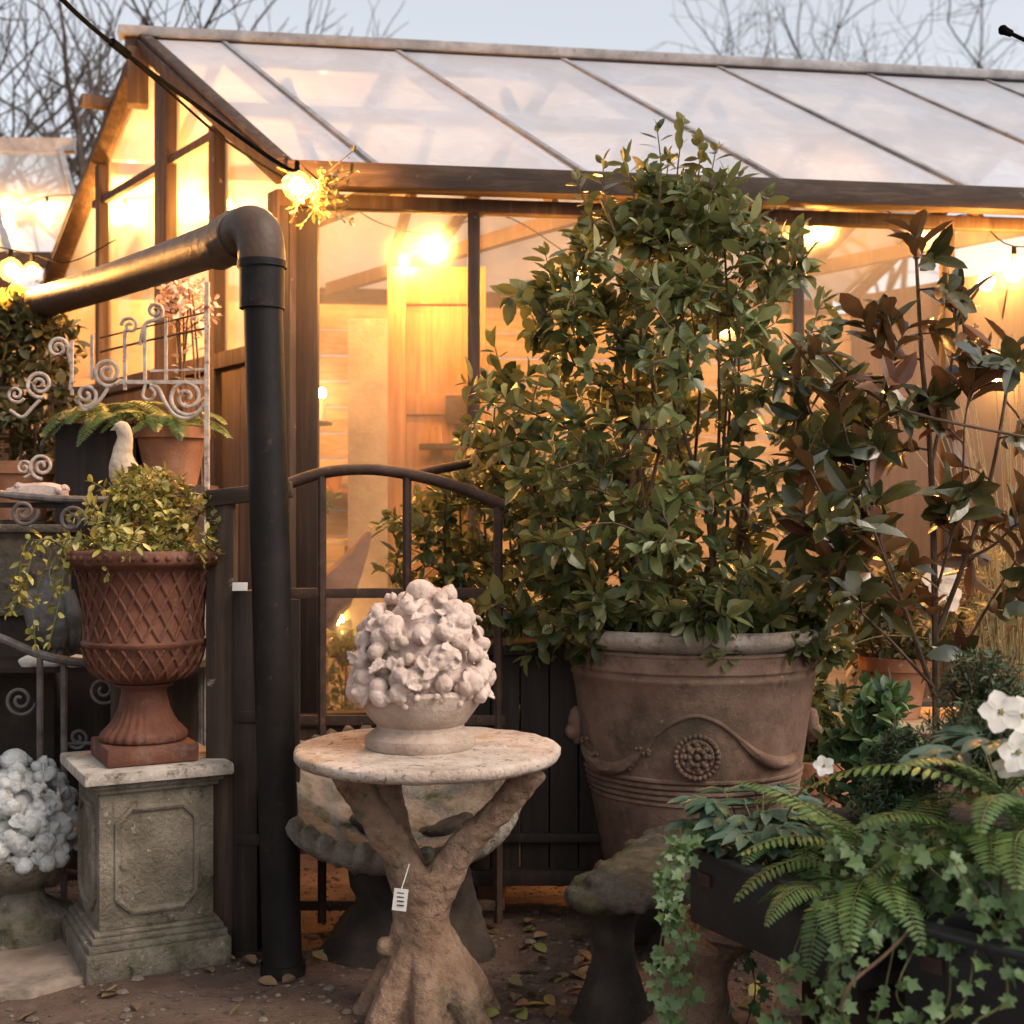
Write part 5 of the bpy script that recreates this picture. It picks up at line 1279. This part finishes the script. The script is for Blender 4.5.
def cable(pts, label, th=.003):
    m = MB(); m.tube(spline(pts, 6), th, 6); o = m.build('light_cable', M['cable']); tag(o, label, 'cable')
cable([P(40, -25, 3.9), P(75, 12, 4.15), P(118, 48, 4.5), P(200, 108, 4.8), P(286, 168, 4.7), tops[0]], 'black light cable slanting from top left to the greenhouse corner', .008)
cable([P(118, 48, 4.52), P(165, 88, 4.7), P(225, 140, 4.85), P(290, 182, 5.04)], 'thin second cable running just below the main light cable', .005)
m = MB(); m.tube([P(112, 42, 4.46), P(128, 55, 4.54)], .016, 8); o = m.build('cable_joint', M['cable']); tag(o, 'black joint where the two light cables part', 'joint')
cable([tops[0], P(350, 205, 5.4), P(385, 225, 5.8), tops[1], P(500, 215, 5.9), tops[3]], 'cable sagging inside from corner bulb past the door bulb')
cable([tops[1], tops[2]], 'short cable between the two door bulbs', .004)
cable([tops[3], P(640, 240, 5.6), P(720, 225, 5.7), tops[5], tops[4], P(870, 205, 6.0), tops[7], P(970, 215, 5.8), tops[6], P(1100, 235, 5.6)], 'cable swagged along the eaves behind camellia and magnolia')
cable([tops[6], tops[15]], 'cable dropping from right edge bulb to the tiny bulb', .004)
cable([tops[3], tops[16]], 'cable threaded through the camellia twigs', .004)
cable([tops[9], tops[8], P(160, 195, 6.6), tops[10]], 'cable inside the gable linking its three bulbs')
cable([P(-60, 190, 8.1), tops[12], tops[11], P(80, 195, 8.1)], 'upper light cable inside the second greenhouse at far left')
cable([P(-60, 235, 5.2), tops[13], tops[14], P(70, 262, 5.6), P(115, 240, 6.3)], 'lower light cable at far left above the olive shrub')
t = thing('hanging_lamp', 'unlit black lamp holder on cable at top right corner', 'lamp', P(1008, 32, 3.9))
m = MB(); m.tube([P(1001, 29, 3.9), P(1012, 34, 3.9)], [.014, .01], 8); m.ball(P(1003, 30, 3.9), .015, n=8); m.build('holder', M['cable'], t)
m = MB(); m.tube([P(1010, 33, 3.9), P(1045, 50, 3.88)], .006, 6); m.build('flex', M['cable'], t)
# candle lamps
for (px, py, D, lab) in ((322, 393, 6.6, 'small candle lamp on the back wall seen left of grey board'), (341, 621, 5.9, 'small round lamp low inside greenhouse behind the gate')):
    c = P(px, py, D); t = thing('candle_lamp', lab, 'lamp', c-V((0, 0, .1)))
    m = MB(); m.ball(c, .02, (1, 1, 1.3), 10); m.build('flame', M['candle'], t)
    m = MB(); m.tube([c-V((0, 0, .14)), c-V((0, 0, .025))], .018, 10); m.build('candle', M['tagpaper'], t)
    m = MB(); m.lathe([(.05, 0), (.055, .015), (.02, .025)], c-V((0, 0, .165)), 20); m.build('dish', M['iron'], t)
# dried leaves round the corner bulb
t = thing('dried_garland', 'tuft of dried leaves around the corner bulb', 'garland', P(305, 190, 4.8))
lf = MB(); sk = MB(); r = random.Random(17)
for i in range(30):
    p0 = P(312, 188, 4.8)+rv(r)*.03; p1 = p0+V((r.uniform(-.10, .16), r.uniform(-.08, .08), r.uniform(-.14, .12))); pts = spline([p0, p0.lerp(p1, .5)+rv(r)*.02, p1], 3)
    sk.tube(pts, .0018, 4, cap=False); twig_leaves(lf, pts, 6, .03, .014, .2, 2, .3, r)
sk.build('twigs', M['stem'], t); lf.build('leaves', M['amberleaf'], t)

# ------------------------------------------------------------------ haze in the damp evening air
HAZE = 0
if HAZE:
    h = MB(); h.box((0, 18, 4.9), (46, 52, 12)); t_ = NT('evening_haze'); t_.n.remove(t_.b)
    pv = t_.new('ShaderNodeVolumePrincipled'); pv.inputs['Color'].default_value = (.95, .95, .95, 1); pv.inputs['Density'].default_value = HAZE; pv.inputs['Anisotropy'].default_value = .6
    t_.l.new(pv.outputs[0], t_.out.inputs['Volume'])
    o = h.build('haze', t_.m, smooth=False); tag(o, 'thin damp evening haze in the air', 'haze', kind='stuff')
